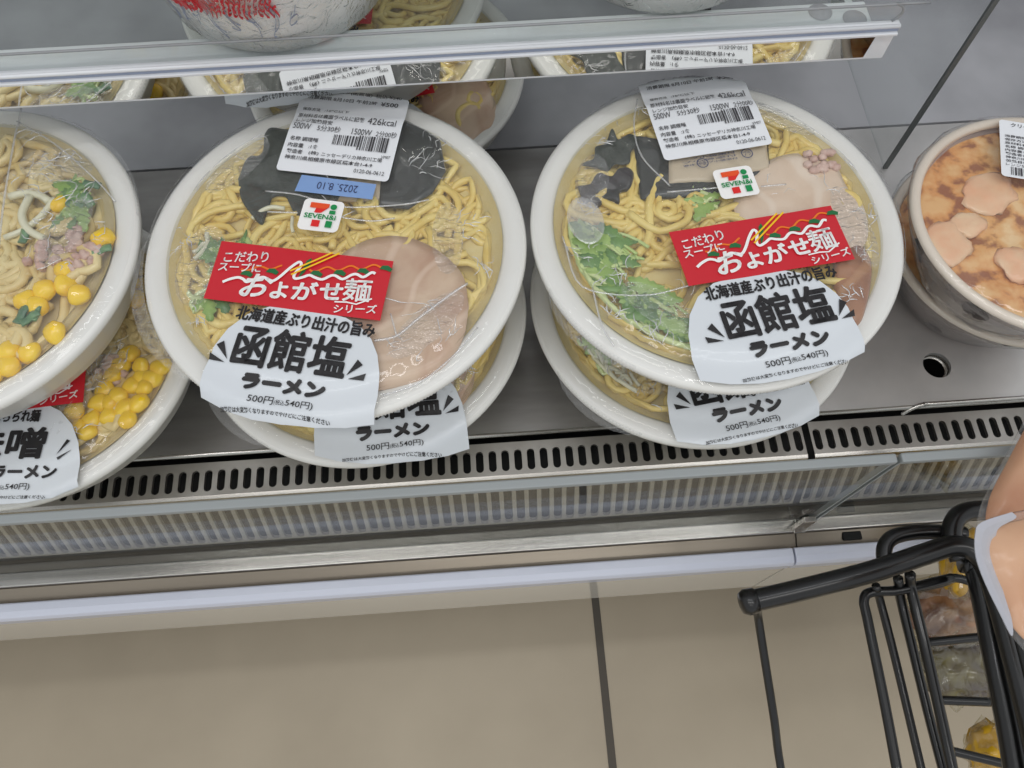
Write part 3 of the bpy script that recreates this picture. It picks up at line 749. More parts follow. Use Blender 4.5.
def right_upper():
    cx, cy, rz = .1205, .233, 6.8
    t = base_pack((cx, cy, ZU), rz, 'salt ramen bowl in clear wrap with bright mizuna greens, top of its stack', 1, hi=True, sc=.985)
    q = lambda *p: L2(rz, cx, cy, p)
    slab('pork_slice', q((745, 178), (775, 155), (810, 150), (838, 162), (850, 185), (868, 205), (870, 240), (840, 262), (790, 240), (745, 222), (735, 200)), H+.0002, .0035, 'pork_pale', t, wob=.0009, seed=2)['label'] = 'pale pork slice'
    slab('pork_slice', q((838, 250), (862, 240), (876, 262), (872, 300), (862, 325), (846, 315), (838, 285)), H-.0004, .004, 'pork_brown', t, wob=.001, seed=5)['label'] = 'browned pork slice'
    m_ = q((822, 160))[0]; b = MB(); rg = random.Random(4)
    for i in range(16):
        b.blob(((m_[0]+rg.uniform(-9, 9))/1000, (m_[1]+rg.uniform(-7, 7))/1000, H+.0022), .0028, .0024, .0018, 8, 6, .5, 1.6, i)
    tag(b.build('meat_crumbs', 'mince', t, smooth=True), kind='stuff')
    slab('seaweed_sheet', q((580, 163), (592, 156), (594, 144), (604, 140), (611, 126), (617, 137), (628, 131), (637, 138), (630, 150), (628, 161), (614, 162), (606, 169), (594, 165)), H+.001, .0016, 'nori', t, wob=.0016, crease=.0028, rings=14)
    slab('wakame', q((576, 184), (588, 181), (596, 172), (610, 174), (622, 164), (633, 170), (629, 186), (619, 190), (618, 201), (606, 197), (596, 205), (590, 198), (582, 200)), H+.0003, .003, 'wakame', t, wob=.0018, crease=.0028, rings=14)
    sachet(t, q((632, 132), (700, 140), (770, 130), (772, 165), (740, 192), (640, 196)), 'sachet_dark', H-.0002, 'dark glossy sachet')
    s_ = sachet(t, q((668, 150), (745, 142), (768, 138), (770, 166), (720, 180), (668, 182)), 'sachet_beige', H+.0012, 'beige sachet with blue print', th=.0026)
    p = Sheet(); rg = random.Random(8)
    o0 = q((672, 156))[0]
    for k in range(6):
        p.text('液体スープ小袋'[k % 5:]+'添付', 3, k*2.1-2, 34, k*2.1-.6, bold=.012)
    p.poly(rounded(0, 0, .1, 5, .01)); 
    p.line([(14+3*math.cos(a*PI/8), 9+3*math.sin(a*PI/8)) for a in range(17)], .6); p.text('外装', 12, 7.4, 16, 10.6)
    p.line([(40+3*math.cos(a*PI/8), 7+3*math.sin(a*PI/8)) for a in range(17)], .6); p.text('プラ', 38, 5.4, 42, 8.6)
    drape(p, 'printed_text', 'blue_ink', s_, (o0[0], o0[1]), 0, off=-.0008, step=0)
    g = q((590, 262), (585, 300), (625, 330), (660, 350), (650, 300), (610, 250), (680, 365), (570, 245))
    greens(t, [(p[0], p[1], 14) for p in g], 9, 95, 105, ang=math.radians(-42))
    greens(t, [(p[0], p[1], 7) for p in q((705, 200), (700, 190))], 2, 8, 3, name='mizuna_sprig')
    name_label(t, (-37, -40.5), 1, 'salt', 4.5); series_label(t, (-28.7, -6), 0, 88.3, 33.5)
    price_label(t, (-18.3, 86.5), 0, 14); logo_sticker(t, (4.6, 28), 0, 21.5)
    film_skirt(t, 194, 230, .007); film_skirt(t, -30, 60, .002); film_skirt(t, 60, 120, .004)
    c = q((605, 140), (585, 210), (610, 290), (600, 330), (650, 340), (580, 260), (830, 130), (862, 165), (870, 220), (850, 300), (835, 190), (690, 292), (640, 110), (860, 260), (775, 200))
    crinkles(t, [(p[0], p[1], r, n, l) for p, (r, n, l) in zip(c, ((8, 12, 10), (9, 10, 12), (9, 14, 12), (8, 10, 12), (10, 12, 14), (7, 8, 10), (9, 14, 12), (8, 12, 10), (7, 10, 12), (8, 12, 9), (8, 5, 12), (9, 7, 12), (10, 7, 14), (6, 8, 8), (8, 3, 10)))], 6)
    # raised oval tear mark in the film
    b = MB(); e = q((583, 225))[0]; vs = []; fs = []
    for k, s in enumerate((0, .5, .8, .9, 1)):
        for j in range(40):
            a = 2*PI*j/40; x = (e[0]+s*9.5*math.cos(a))/1000; y = (e[1]+s*15*math.sin(a))/1000
            vs.append((x, y, film_z(x, y)+.0006+(.0012 if k == 3 else .0004)+(.0004 if (k > 2 and j % 2) else 0)))
    for k in range(4):
        for j in range(40): fs.append((k*40+j, k*40+(j+1) % 40, (k+1)*40+(j+1) % 40, (k+1)*40+j))
    b.add(vs, fs); b.build('oval_tab', 'film_seam', t, smooth=True)
    wrinkle_patch(t, 50, 60, 26, 7, -42, 3); wrinkle_patch(t, -60, 35, 9, 18, -20, 8); wrinkle_patch(t, 68, -20, 8, 26, 3, 4); wrinkle_patch(t, -45, -48, 9, 22, 42, 6)
    seam_line(t, q((636, 100), (632, 130), (640, 160), (668, 190))); seam_line(t, q((665, 196), (700, 193), (732, 190))); seam_line(t, q((560, 240), (580, 290), (640, 300), (690, 290)))
    seam_line(t, q((590, 292), (600, 330), (612, 350))); seam_line(t, q((760, 190), (785, 188)))
right_upper()
def right_lower():
    cx, cy, rz = .119, .224, 8
    t = base_pack((cx, cy, 0), rz, 'salt ramen bowl mostly hidden under the one with the bright greens', 1, nrot=60, sc=.97)
    q = lambda *p: L2(rz, cx, cy, p, .05)
    greens(t, [(p[0], p[1], 9) for p in q((590, 345), (600, 370))], 3, 6, 6); sprouts(t, [(p[0], p[1], 12) for p in q((620, 385), (600, 370))], 3, 12)
    name_label(t, (-38.5, -41.5), 0, 'salt'); series_label(t, (-40, -8), 0); logo_sticker(t, (-5, 22), 0); price_label(t, (-25, 84), 0, 12)
    film_skirt(t, 200, 236, .006); wrinkle_patch(t, -52, -45, 9, 22, 42, 6); crinkles(t, [(-60, -40, 10, 14, 12), (-48, -60, 8, 8, 10), (-72, -20, 6, 6, 9)], 3)
right_lower()

# miso corn packs
def kernel_mesh():
    b = MB(); b.blob((0, 0, 0), .0047, .0054, .0036, 14, 10, .12, 1.4, 3, tri=.28); return b.mesh('corn_kernel', 'corn', True)
KERN = kernel_mesh()
def corn(parent, spots, seed):
    rg = random.Random(seed); put = []
    for cx, cy, rad, n in spots:
        k = 0; tries = 0
        while k < n and tries < 400:
            tries += 1; a = rg.uniform(0, 2*PI); r = rad*math.sqrt(rg.random()); x, y = cx+r*math.cos(a), cy+r*math.sin(a)
            if math.hypot(x, y) > 84 or any((x-a_)**2+(y-b_)**2 < 30 for a_, b_ in put): continue
            put.append((x, y)); k += 1
            link('corn_kernel', KERN, parent, (x/1000, y/1000, H-.0002+rg.uniform(-.001, .0006)), (rg.uniform(-.4, .4), rg.uniform(-.4, .4), rg.uniform(0, 6.3)), [rg.uniform(1.0, 1.25)]*3)
def mince(parent, spots, seed):
    rg = random.Random(seed); b = MB()
    for cx, cy, rad, n in spots:
        for i in range(n):
            b.blob(((cx+rg.uniform(-rad, rad))/1000, (cy+rg.uniform(-rad, rad))/1000, H+.0002+rg.uniform(-.001, .001)), rg.uniform(.002, .0042), rg.uniform(.002, .0035), .0024, 9, 7, .6, 1.8, i+seed)
    tag(b.build('minced_pork', 'mince', parent, smooth=True), kind='stuff')
def leek(parent, pts, seed):
    rg = random.Random(seed); b = MB()
    for x, y in pts:
        a = rg.uniform(0, PI); P = []
        for t in (-1, -.3, .4, 1): P.append(((x+5*t*math.cos(a))/1000, (y+5*t*math.sin(a))/1000, H+.0016+.0006*math.sin(t*3)))
        b.tube(catmull(P, 4), .0024, 7, flat=.35)
    tag(b.build('sliced_leek', 'leek', parent, smooth=True), kind='stuff')
def miso_upper():
    cx, cy, rz = -.2815, .2415, -30
    t = base_pack((cx, cy, ZU), rz, 'miso corn ramen bowl at the left edge of the deck, top of its stack', 2, 'soup_miso', hi=True)
    q = lambda *p: L2(rz, cx, cy, p)
    corn(t, [(x, y, .6, 1) for x, y in q((64, 268), (98, 274), (76, 294), (94, 291), (43, 290), (25, 298), (72, 319), (81, 307), (53, 331), (43, 347), (26, 350), (4, 350), (5, 364), (18, 368), (34, 362), (4, 380), (102, 236), (59, 202), (56, 352), (66, 339), (-10, 372), (22, 381), (62, 282), (36, 304))], 5)
    mince(t, [(x, y, r, n) for (x, y), r, n in zip(q((45, 255), (78, 255), (75, 235)), (7, 8, 6), (10, 14, 8))], 3)
    leek(t, q((102, 250), (22, 315), (30, 318), (36, 312), (25, 235), (92, 185), (75, 205), (88, 200)), 3)
    g = q((82, 195), (75, 215), (88, 180)); greens(t, [(p[0], p[1], 9) for p in g], 4, 10, 18, name='spring_onion')
    sprouts(t, [(p[0], p[1], 7) for p in q((30, 205), (38, 215))], 2, 3, r=.0018, L0=34)
    name_label(t, (-43, -43.5), -22, 'miso') if False else None
    o = q((30, 200), (60, 170), (70, 235), (20, 150))
    wrinkle_patch(t, o[1][0], o[1][1], 20, 12, 20, 3); wrinkle_patch(t, o[2][0], o[2][1], 10, 22, 10, 9)
    c = q((30, 140), (50, 170), (80, 205), (50, 230), (75, 160), (55, 265), (95, 240), (20, 120), (30, 190))
    crinkles(t, [(p[0], p[1], 9, n, l) for p, (n, l) in zip(c, ((12, 14), (16, 16), (14, 16), (10, 12), (8, 16), (8, 12), (8, 10), (6, 10), (10, 16)))], 7)
    seam_line(t, q((0, 290), (10, 200), (20, 140), (24, 112)), .0006); seam_line(t, q((20, 125), (60, 150), (100, 185), (118, 205)))
    film_skirt(t, 40, 100, .003)
miso_upper()
def miso_lower():
    cx, cy, rz = -.2675, .2165, -2
    t = base_pack((cx, cy, 0), rz, 'miso corn ramen bowl beneath the other one at the left, its white name label showing', 2, 'soup_miso', nrot=100, sc=.97)
    q = lambda *p: L2(rz, cx, cy, p, .05)
    corn(t, [(x, y, .6, 1) for x, y in q((135, 280), (129, 290), (133, 354), (125, 366), (145, 368), (117, 376), (135, 386), (147, 390), (108, 391), (121, 399), (127, 411), (143, 407), (158, 393), (157, 379), (147, 379), (78, 413), (78, 429), (112, 418), (89, 436), (131, 421), (102, 405), (140, 298), (94, 421), (165, 368), (112, 404))], 6)
    mince(t, [(x, y, r, n) for (x, y), r, n in zip(q((110, 365), (120, 372)), (5, 6), (8, 8))], 5)
    leek(t, q((137, 270), (132, 262)), 5); 
    o = q((-74, 482))[0]
    c = q((6, 448))[0]
    name_label(t, (c[0]-37, c[1]+22.5), -1, 'miso', 0)
    c = q((60, 400))[0]; series_label(t, (c[0]-75, c[1]+19), 6)
    c = q((80, 400), (110, 375), (125, 360), (75, 440), (100, 390)); crinkles(t, [(p[0], p[1], 9, 10, 12) for p in c], 9); wrinkle_patch(t, *q((75, 420))[0], 8, 20, -20, 5); wrinkle_patch(t, *q((110, 375))[0], 9, 16, -50, 6)
miso_lower()

# rear stack
def rear():
    t = base_pack((-.062, .4190, 0), 5, 'ramen bowl with brown pork at the rear, lower one behind the left salt ramen', 0, nrot=200, sc=.97)
    slab('pork_slice', ell(46, -38, 26, 42, 10, 14, .05, 3), H-.001, .003, 'pork', t, seed=8)
    name_label(t, (-60, -42.5), 6, 'salt'); series_label(t, (-62, -12), 6)
    t = base_pack((-.086, .4335, .0572), -3, 'wrapped ramen bowl under the shelf at the rear, on top of the brown pork one', 1, nrot=20, sc=.975)
    name_label(t, (-58, -43), -3, 'salt'); series_label(t, (-60, -9), -3)
rear()

# gratin cups
def gratin(loc, rz, label, full):
    t = empty('gratin_cup', loc, rz, label, 'packed meal', 'wrapped gratin cups')
    b = MB(); R = .0705
    b.lathe([(0, .001), (.036, .001), (.039, 0), (.041, .001), (.0455, .008), (.0540, .026), (.0558, .0265), (.0640, .047), (.0672, .05), (.0665, .0505), (.060, .040), (.044, .012), (0, .01)], 96)
    b.build('cup', 'cup', t, smooth=True)
    b = MB(); b.lathe([(.0655, .0495), (.069, .0485), (.0705, .0505), (.0695, .0525), (.0675, .0532), (.0655, .0525), (.0645, .0505)], 96, closed=True); b.build('rim', 'cup_rim', t, smooth=True)
    b = MB(); vs = []; fs = []; n = 64; rs = [i/16*.0655 for i in range(17)]
    for r in rs:
        for j in range(n):
            a = 2*PI*j/n; x, y = r*math.cos(a), r*math.sin(a)
            vs.append((x, y, .0465+.002*(1 if r < .06 else .4)*(noise.noise(Vector((x*60, y*60, rz)))+.5*noise.noise(Vector((x*170, y*170, rz))))))
    for k in range(16):
        for j in range(n): fs.append((k*n+j, k*n+(j+1) % n, (k+1)*n+(j+1) % n, (k+1)*n+j))
    b.add(vs, fs); b.build('cheese_topping', 'cheese', t, smooth=True)
    rg = random.Random(6)
    if full:
        for i, (u, v, rx, ry, rot) in enumerate(((992, 190, .017, .012, .5), (950, 240, .014, .012, 1.2), (1022, 262, .012, .010, 2.2), (970, 222, .010, .008, .2))):
            p = at(u, v, z=.105); b = MB(); b.blob((p.x-loc[0], p.y-loc[1], .0470), rx, ry, .0022, 24, 12, .3, 1.8, i, rot=rot); b.build('prawn', 'prawn', t, smooth=True)
        b = MB()
        for i in range(150):
            a = rg.uniform(-1.6, .4); r = 38*math.sqrt(rg.random()); x, y = 8+r*math.cos(a), -6+r*.8*math.sin(a)
            b.blob((x/1000, y/1000, .0486), .0012, .0008, .0007, 5, 4, rot=rg.uniform(0, 3))
        tag(b.build('parsley_flakes', 'herb', t), kind='stuff')
    def body_r(z_): return .0455+(.0540-.0455)*(z_-.008)/.018 if z_ < .026 else .0558+(.0640-.0558)*(z_-.0265)/.0205
    best = min(((abs(math.hypot(at(*uv, z=loc[2]+h/1000).x-loc[0], at(*uv, z=loc[2]+h/1000).y-loc[1])-body_r(h/1000)), h/1000) for uv in [(976, 311) if full else (925, 338)] for h in range(9, 46)))
    mk = at(*((976, 311) if full else (925, 338)), z=loc[2]+best[1]); am = math.degrees(math.atan2(mk.y-loc[1], mk.x-loc[0])); zm = best[1]
    for k, (a, s, zz) in enumerate(((am, .0072, zm), (am+45, .0072, .022), (am-50, .0072, .022), (am+95, .0075, .03), (am+180, .0075, .02))):
        b = MB(); vs = []; a0 = math.radians(a)-rz
        def P(a_, z_):
            r_ = (.0455+(.0540-.0455)*(z_-.008)/.018 if z_ < .026 else .0558+(.0640-.0558)*(z_-.0265)/.0205)+.0012; return (r_*math.cos(a_), r_*math.sin(a_), z_)
        ring = [P(a0+s*math.cos(j*PI/12)/.058, max(.0085, min(.0465, zz+s*math.sin(j*PI/12)))) for j in range(24)]
        c_ = P(a0, zz); b.add([c_]+ring, [(0, 1+j, 1+(j+1) % 24) for j in range(24)]); b.build('round_mark', 'cup_dot', t)
    b = MB(); b.lathe([(0, .0548), (.03, .0546), (.06, .0542), (.0695, .0538), (.0712, .051), (.0685, .046), (.0585, .027), (.0475, .008), (.0425, .0015)], 72, mod=lambda i, a, r, z: (r+.0012*(noise.noise(Vector((a*5, z*90, 2)))+.6) if i > 3 else r, z))
    b.build('film', 'film', t, smooth=True)
    if full:
        s = Sheet(); s.poly(rounded(0, 0, 40, 40, 2))
        c = at(1000, 118, z=.112); c2 = at(1003, 186, z=.112)
        def flat(sheet, name, mat, parent, z, org, ang):
            bm = bmesh.new(); V = [bm.verts.new((u, w, 0)) for u, w in sheet.v]
            for f in sheet.f: bm.faces.new([V[i] for i in f])
            ca, sa = math.cos(ang), math.sin(ang)
            for v in bm.verts:
                u, w = v.co.x/1000, -v.co.y/1000; v.co = (org[0]+u*ca-w*sa, org[1]+u*sa+w*ca, z)
            me = bpy.data.meshes.new(name); bm.to_mesh(me); bm.free(); me.materials.append(M[mat]); return link(name, me, parent)
        org = (c.x-loc[0], c.y-loc[1]); ang = math.atan2(-(c2.x-c.x), (c.y-c2.y))*-1
        lab = flat(s, 'price_label', 'paper_white', t, .0556, org, ang)
        p = Sheet(); p.text('クリーミーグラタン', 6, 1.5, 36, 4.5, bold=.01); p.text('¥430', 16, 6, 30, 8.6)
        for k in range(8): p.text(('消費期限','保存方法','原材料名','名称 調理','内容量1','製造者名','神奈川県','加熱目安')[k]+'小麦粉乳製品えび', 2.5, 10.5+k*2.5, 38, 12.4+k*2.5, bold=.012)
        p.text('レンジ加熱', 2.5, 30.5, 16, 32.5); barcode(p, 5, 33, 30, 38.5, 4)
        flat(p, 'printed_text', 'ink_soft', lab, .0559, org, ang)
    return t
gratin((.295, .2220, .0555), 0, 'brown cup of browned seafood gratin in clear wrap, on top of another cup', True)
gratin((.314, .244, 0), .6, 'brown cup of gratin mostly hidden beneath the browned gratin cup', False)

# ---------------------------------------------------------------- display case (setting and fittings)
X0, X1 = -.75, .85
XG = .1895      # joint between the two case sections
def struct(o): o['kind'] = 'structure'; return o
fl = MB(); fl.box(-1.6, -1.2, -.33, 1.6, 1.2, -.30); struct(fl.build('floor', 'tile'))
g = MB()
gx = at(600, 640, z=-.30).x
p0, p1 = at(595, 597, z=-.30), at(612.8, 768, z=-.30)
dx = (p1.x-p0.x)/(p1.y-p0.y)
for k in (-2, -1, 0, 1):
    xx = p0.x+k*.66
    g.add([(xx+dx*(y-p0.y)+s*.0035, y, -.2995) for y, s in ((-1.2, -1), (-1.2, 1), (1.1, 1), (1.1, -1))], [(0, 1, 2, 3)])
g.add([(-1.6, -.502, -.2995), (1.6, -.502, -.2995), (1.6, -.495, -.2995), (-1.6, -.495, -.2995)], [(0, 1, 2, 3)])
struct(g.build('trim_1', 'grout'))

def deck(name, x0, x1, hole=None, label=''):
    t = empty(name, ((x0+x1)/2, .27, -.003), 0, label, 'case deck'); ox = -(x0+x1)/2; oy = -.27; oz = .003
    bm = bmesh.new()
    if hole:
        hx, hy, hr = hole
        vs = [bm.verts.new((x, y, 0)) for x, y in ((x0, .1625), (x1, .1625), (x1, .384), (x0, .384))]
        es = [bm.edges.new((vs[i], vs[(i+1) % 4])) for i in range(4)]
        hv = [bm.verts.new((hx+hr*math.cos(a*PI/20), hy+hr*math.sin(a*PI/20), 0)) for a in range(40)]
        es += [bm.edges.new((hv[i], hv[(i+1) % 40])) for i in range(40)]
        bmesh.ops.triangle_fill(bm, edges=es, use_beauty=True)
    else:
        bm.faces.new([bm.verts.new(p) for p in ((x0, .1625, 0), (x1, .1625, 0), (x1, .384, 0), (x0, .384, 0))])
    r = bmesh.ops.extrude_face_region(bm, geom=bm.faces[:])
    for v in r['geom']:
        if isinstance(v, bmesh.types.BMVert): v.co.z -= .0025
    for v in bm.verts: v.co += Vector((ox, oy, oz-.0005))
    bmesh.ops.recalc_face_normals(bm, faces=bm.faces)
    me = bpy.data.meshes.new('deck_plate'); bm.to_mesh(me); bm.free(); me.materials.append(M['steel_pale_reflection' if hole else 'steel']); link('deck_plate', me, t)
    b = MB(); b.tube([(x0+ox, .163+oy, -.0022+oz), (x1+ox, .163+oy, -.0022+oz)], .0018, 10); b.build('front_lip', 'steel_bright', t, smooth=True)
    if hole:
        b = MB(); b.lathe([(hr+.0005, -.0003), (hr+.0012, .0002), (hr-.0004, -.004), (hr-.001, -.004)], 40, hx+ox, hy+oy); b.build('hole_rim', 'steel_bright', t, smooth=True)
    return t
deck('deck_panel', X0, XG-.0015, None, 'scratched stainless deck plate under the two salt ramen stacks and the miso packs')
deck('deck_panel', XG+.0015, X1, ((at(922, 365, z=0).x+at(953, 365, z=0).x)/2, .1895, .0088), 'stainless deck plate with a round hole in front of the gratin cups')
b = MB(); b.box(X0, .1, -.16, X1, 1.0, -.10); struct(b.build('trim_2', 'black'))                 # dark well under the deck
b = MB(); b.box(X0, .386, -.006, X1, .70, -.0004); struct(b.build('trim_3', 'rear_grey'))
b = MB(); b.box(X0, .62, -.0004, X1, .64, .9); struct(b.build('wall_back', 'rear_grey'))

def grille(name, x0, x1, label, mat='steel_dull'):
    """bent air grille: flat slotted strip, then a steep slotted face"""
    t = empty(name, ((x0+x1)/2, .1475, -.008), 0, label, 'air grille'); ox = -(x0+x1)/2
    def strip(pitch, prof0, prof1, sl0, sl1, hw, nm, mt):
        # prof0/prof1: (y, z) start and end of the strip; slots between fractions sl0..sl1
        a = Vector((0, prof0[0], prof0[1])); c = Vector((0, prof1[0], prof1[1])); L = (c-a).length; d = (c-a)/L; up_ = Vector((1, 0, 0)).cross(d); 
        n = max(1, int((x1-x0)/pitch)); pt = (x1-x0)/n
        bm = bmesh.new()
        ov = [bm.verts.new((u, v, 0)) for u, v in ((0, 0), (pt, 0), (pt, L), (0, L))]
        es = [bm.edges.new((ov[i], ov[(i+1) % 4])) for i in range(4)]
        y0, y1 = sl0*L+hw, sl1*L-hw; ring = []
        for i in range(9): aa = PI+PI*i/8; ring.append((pt/2+hw*math.cos(aa), y0+hw*math.sin(aa)))
        for i in range(9): aa = PI*i/8; ring.append((pt/2+hw*math.cos(aa), y1+hw*math.sin(aa)))
        hv = [bm.verts.new((u, v, 0)) for u, v in ring]; es += [bm.edges.new((hv[i], hv[(i+1) % 18])) for i in range(18)]
        bmesh.ops.triangle_fill(bm, edges=es, use_beauty=True)
        V = [tuple(v.co) for v in bm.verts]; bm.verts.index_update(); Fs = [[v.index for v in f.verts] for f in bm.faces]; bm.free()
        mb = MB(); th = .0012
        nrm_ = d.cross(Vector((1, 0, 0)))
        if nrm_.z < 0: nrm_ = -nrm_
        for k in range(n):
            def W(u, v, w): return Vector((x0+ox+k*pt+u, 0, 0))+a+d*v+nrm_*w-Vector((0, .1475, -.008))
            mb.add([W(v[0], v[1], 0) for v in V], Fs)
            mb.add([W(u, v, 0) for u, v in ring]+[W(u, v, -th*2) for u, v in ring], [(i, (i+1) % 18, (i+1) % 18+18, i+18) for i in range(18)])
        return mb.build(nm, mt, t)
    strip(.00784, (.1585, -.0045), (.1375, -.0045), .24, .88, .00235, 'slotted_top', mat)
    b = MB(); b.prism([(.1375, -.0045), (.1355, -.0052), (.1345, -.008), (.1357, -.008), (.1368, -.0062), (.1375, -.0058)], x0+ox, x1+ox)
    for i, v in enumerate(b.v): b.v[i] = (v[0], v[1]-.1475, v[2]+.008)
    b.build('bent_edge', 'steel_bright', t, smooth=False)
    strip(.00784, (.1348, -.008), (.1178, -.046), .05, .97, .0026, 'slotted_face', 'face_plate')
    return t
grille('air_grille', X0, XG-.0022, 'long slotted stainless air grille in front of the salt and miso ramen')
grille('air_grille', XG+.0022, X1, 'slotted stainless air grille in front of the gratin cups')
b = MB(); b.box(X0, .1345, -.02, X1, .162, -.018); struct(b.build('trim_4', 'black'))
b = MB(); b.prism([(.150, -.02), (.154, -.02), (.146, -.09), (.142, -.09)], X0, X1); struct(b.build('trim_5', 'taupe'))
b = MB(); b.box(X0, .1152, -.092, X1, .142, -.088); struct(b.build('trim_15', 'joint_dark'))

# front ledge, bumper and kick panel
def ledge(x0, x1, n):
    b = MB(); b.prism([(.1150, -.0795), (.1065, -.0795), (.1055, -.082), (.1055, -.10), (.1150, -.10)], x0, x1); struct(b.build('trim_%d' % n, 'steel_bright', bevel=.0006))
    b = MB(); b.prism([(.1055, -.0815), (.0962, -.0855), (.0955, -.10), (.1055, -.10)], x0, x1); struct(b.build('trim_%d' % (n+1), 'satin'))
ledge(X0, XG+.0085, 6); ledge(XG+.0095, X1, 8)
def bump(x0, x1, n):
    b = MB(); b.prism([(.0962, -.082), (.0955, -.0795), (.090, -.0793), (.086, -.0805), (.0845, -.084), (.085, -.098), (.0962, -.098)], x0, x1); struct(b.build('trim_%d' % n, 'bumper', bevel=.0008))
bump(X0, XG+.004, 10); bump(XG+.0052, X1, 11)
b = MB(); b.box(X0, .0865, -.185, XG+.004, .094, -.0975); struct(b.build('trim_12', 'kick'))
b = MB(); b.box(XG+.0055, .0865, -.185, X1, .094, -.0975); struct(b.build('trim_13', 'kick'))
b = MB(); b.box(X0, .16, -.30, X1, .6, -.185); struct(b.build('trim_14', 'joint_dark'))

# glass guards
def guard(x0, x1, label):
    t = empty('glass_guard', ((x0+x1)/2, .1125, -.0795), 0, label, 'glass guard'); ox = -(x0+x1)/2
    b = MB(); b.box(x0+ox, -.0015, .0, x1+ox, .0015, .135); b.build('pane', 'glass', t)
    b = MB(); b.box(x0+ox, -.0026, .135, x1+ox, .0026, .1395); b.build('top_strip', 'glass_edge', t, bevel=.001)
    for s in ((x0+ox+.0006,) if x0 > 0 else (x1+ox-.0006,)):
        b = MB(); b.box(s-.0006, -.0016, 0, s+.0006, .0016, .135); b.build('side_edge', 'glass_edge', t)
    return t
xj = .2075
guard(X0, xj-.0012, 'long clear glass guard behind the steel ledge in front of the ramen')
guard(xj+.0012, X1, 'clear glass guard in front of the gratin cups, beside the black wire rack')
cl = MB(); cl.box(-.004, -.004, 0, .004, .0, .026); cl.box(-.004, -.006, -.0, .004, -.0035, .004)
c = cl.build('guard_clip', 'steel_bright', bevel=.0005); c.location = (xj-.008, .1105, -.0794); tag(c, 'small metal clip at the joint of the two glass guards', 'clip')
# steel bracket at the joint
b = MB()
prof = [(0, 0), (.19, 0), (.19, -.016), (.17, -.016), (.06, -.016), (.022, -.016), (.014, -.012), (.008, -.004), (.006, 0)]
b.prism([(.0, .0), (.011, .0), (.011, .002), (.0, .002)], 0, .2)
vs = [(x, 0, z) for x, z in ((0, .002), (.2, .002), (.2, -.002), (.028, -.002), (.018, -.008), (.012, -.02), (.0, -.02))]
n = len(vs); b.add(vs+[(x, .002, z) for x, y, z in vs], [tuple(range(n)), tuple(range(n, 2*n))]+[(i, (i+1) % n, (i+1) % n+n, i+n) for i in range(n)])
n0 = at(843, 540, z=-.083); n1 = at(862, 538, z=-.083); nb = MB(); nb.box(n0.x, .0985, -.0845, n1.x, .1045, -.0815); struct(nb.build('trim_16', 'black', bevel=.001))
# guard wire on the right deck
wr = MB(); a0 = at(905, 411, z=-.002); pts = [a0+Vector((-.001, -.001, -.004)), a0+Vector((.004, .001, 0)), a0+Vector((.012, .0025, .003)), a0+Vector((.03, .0025, .003)), a0+Vector((.2, .0025, .003)), a0+Vector((.45, .0025, .003))]
w = wr.build('x', 'steel_bright') if False else None
wr.tube(catmull(pts, 5), .0014, 10); w = wr.build('product_stop_wire', 'steel_bright', smooth=True); tag(w, 'bent steel wire rail along the front of the deck beside the hole', 'wire rail')
b = MB(); a1 = at(905, 407, z=-.004); b.box(a1.x, .1565, -.0035, X1, .1622, -.003); 

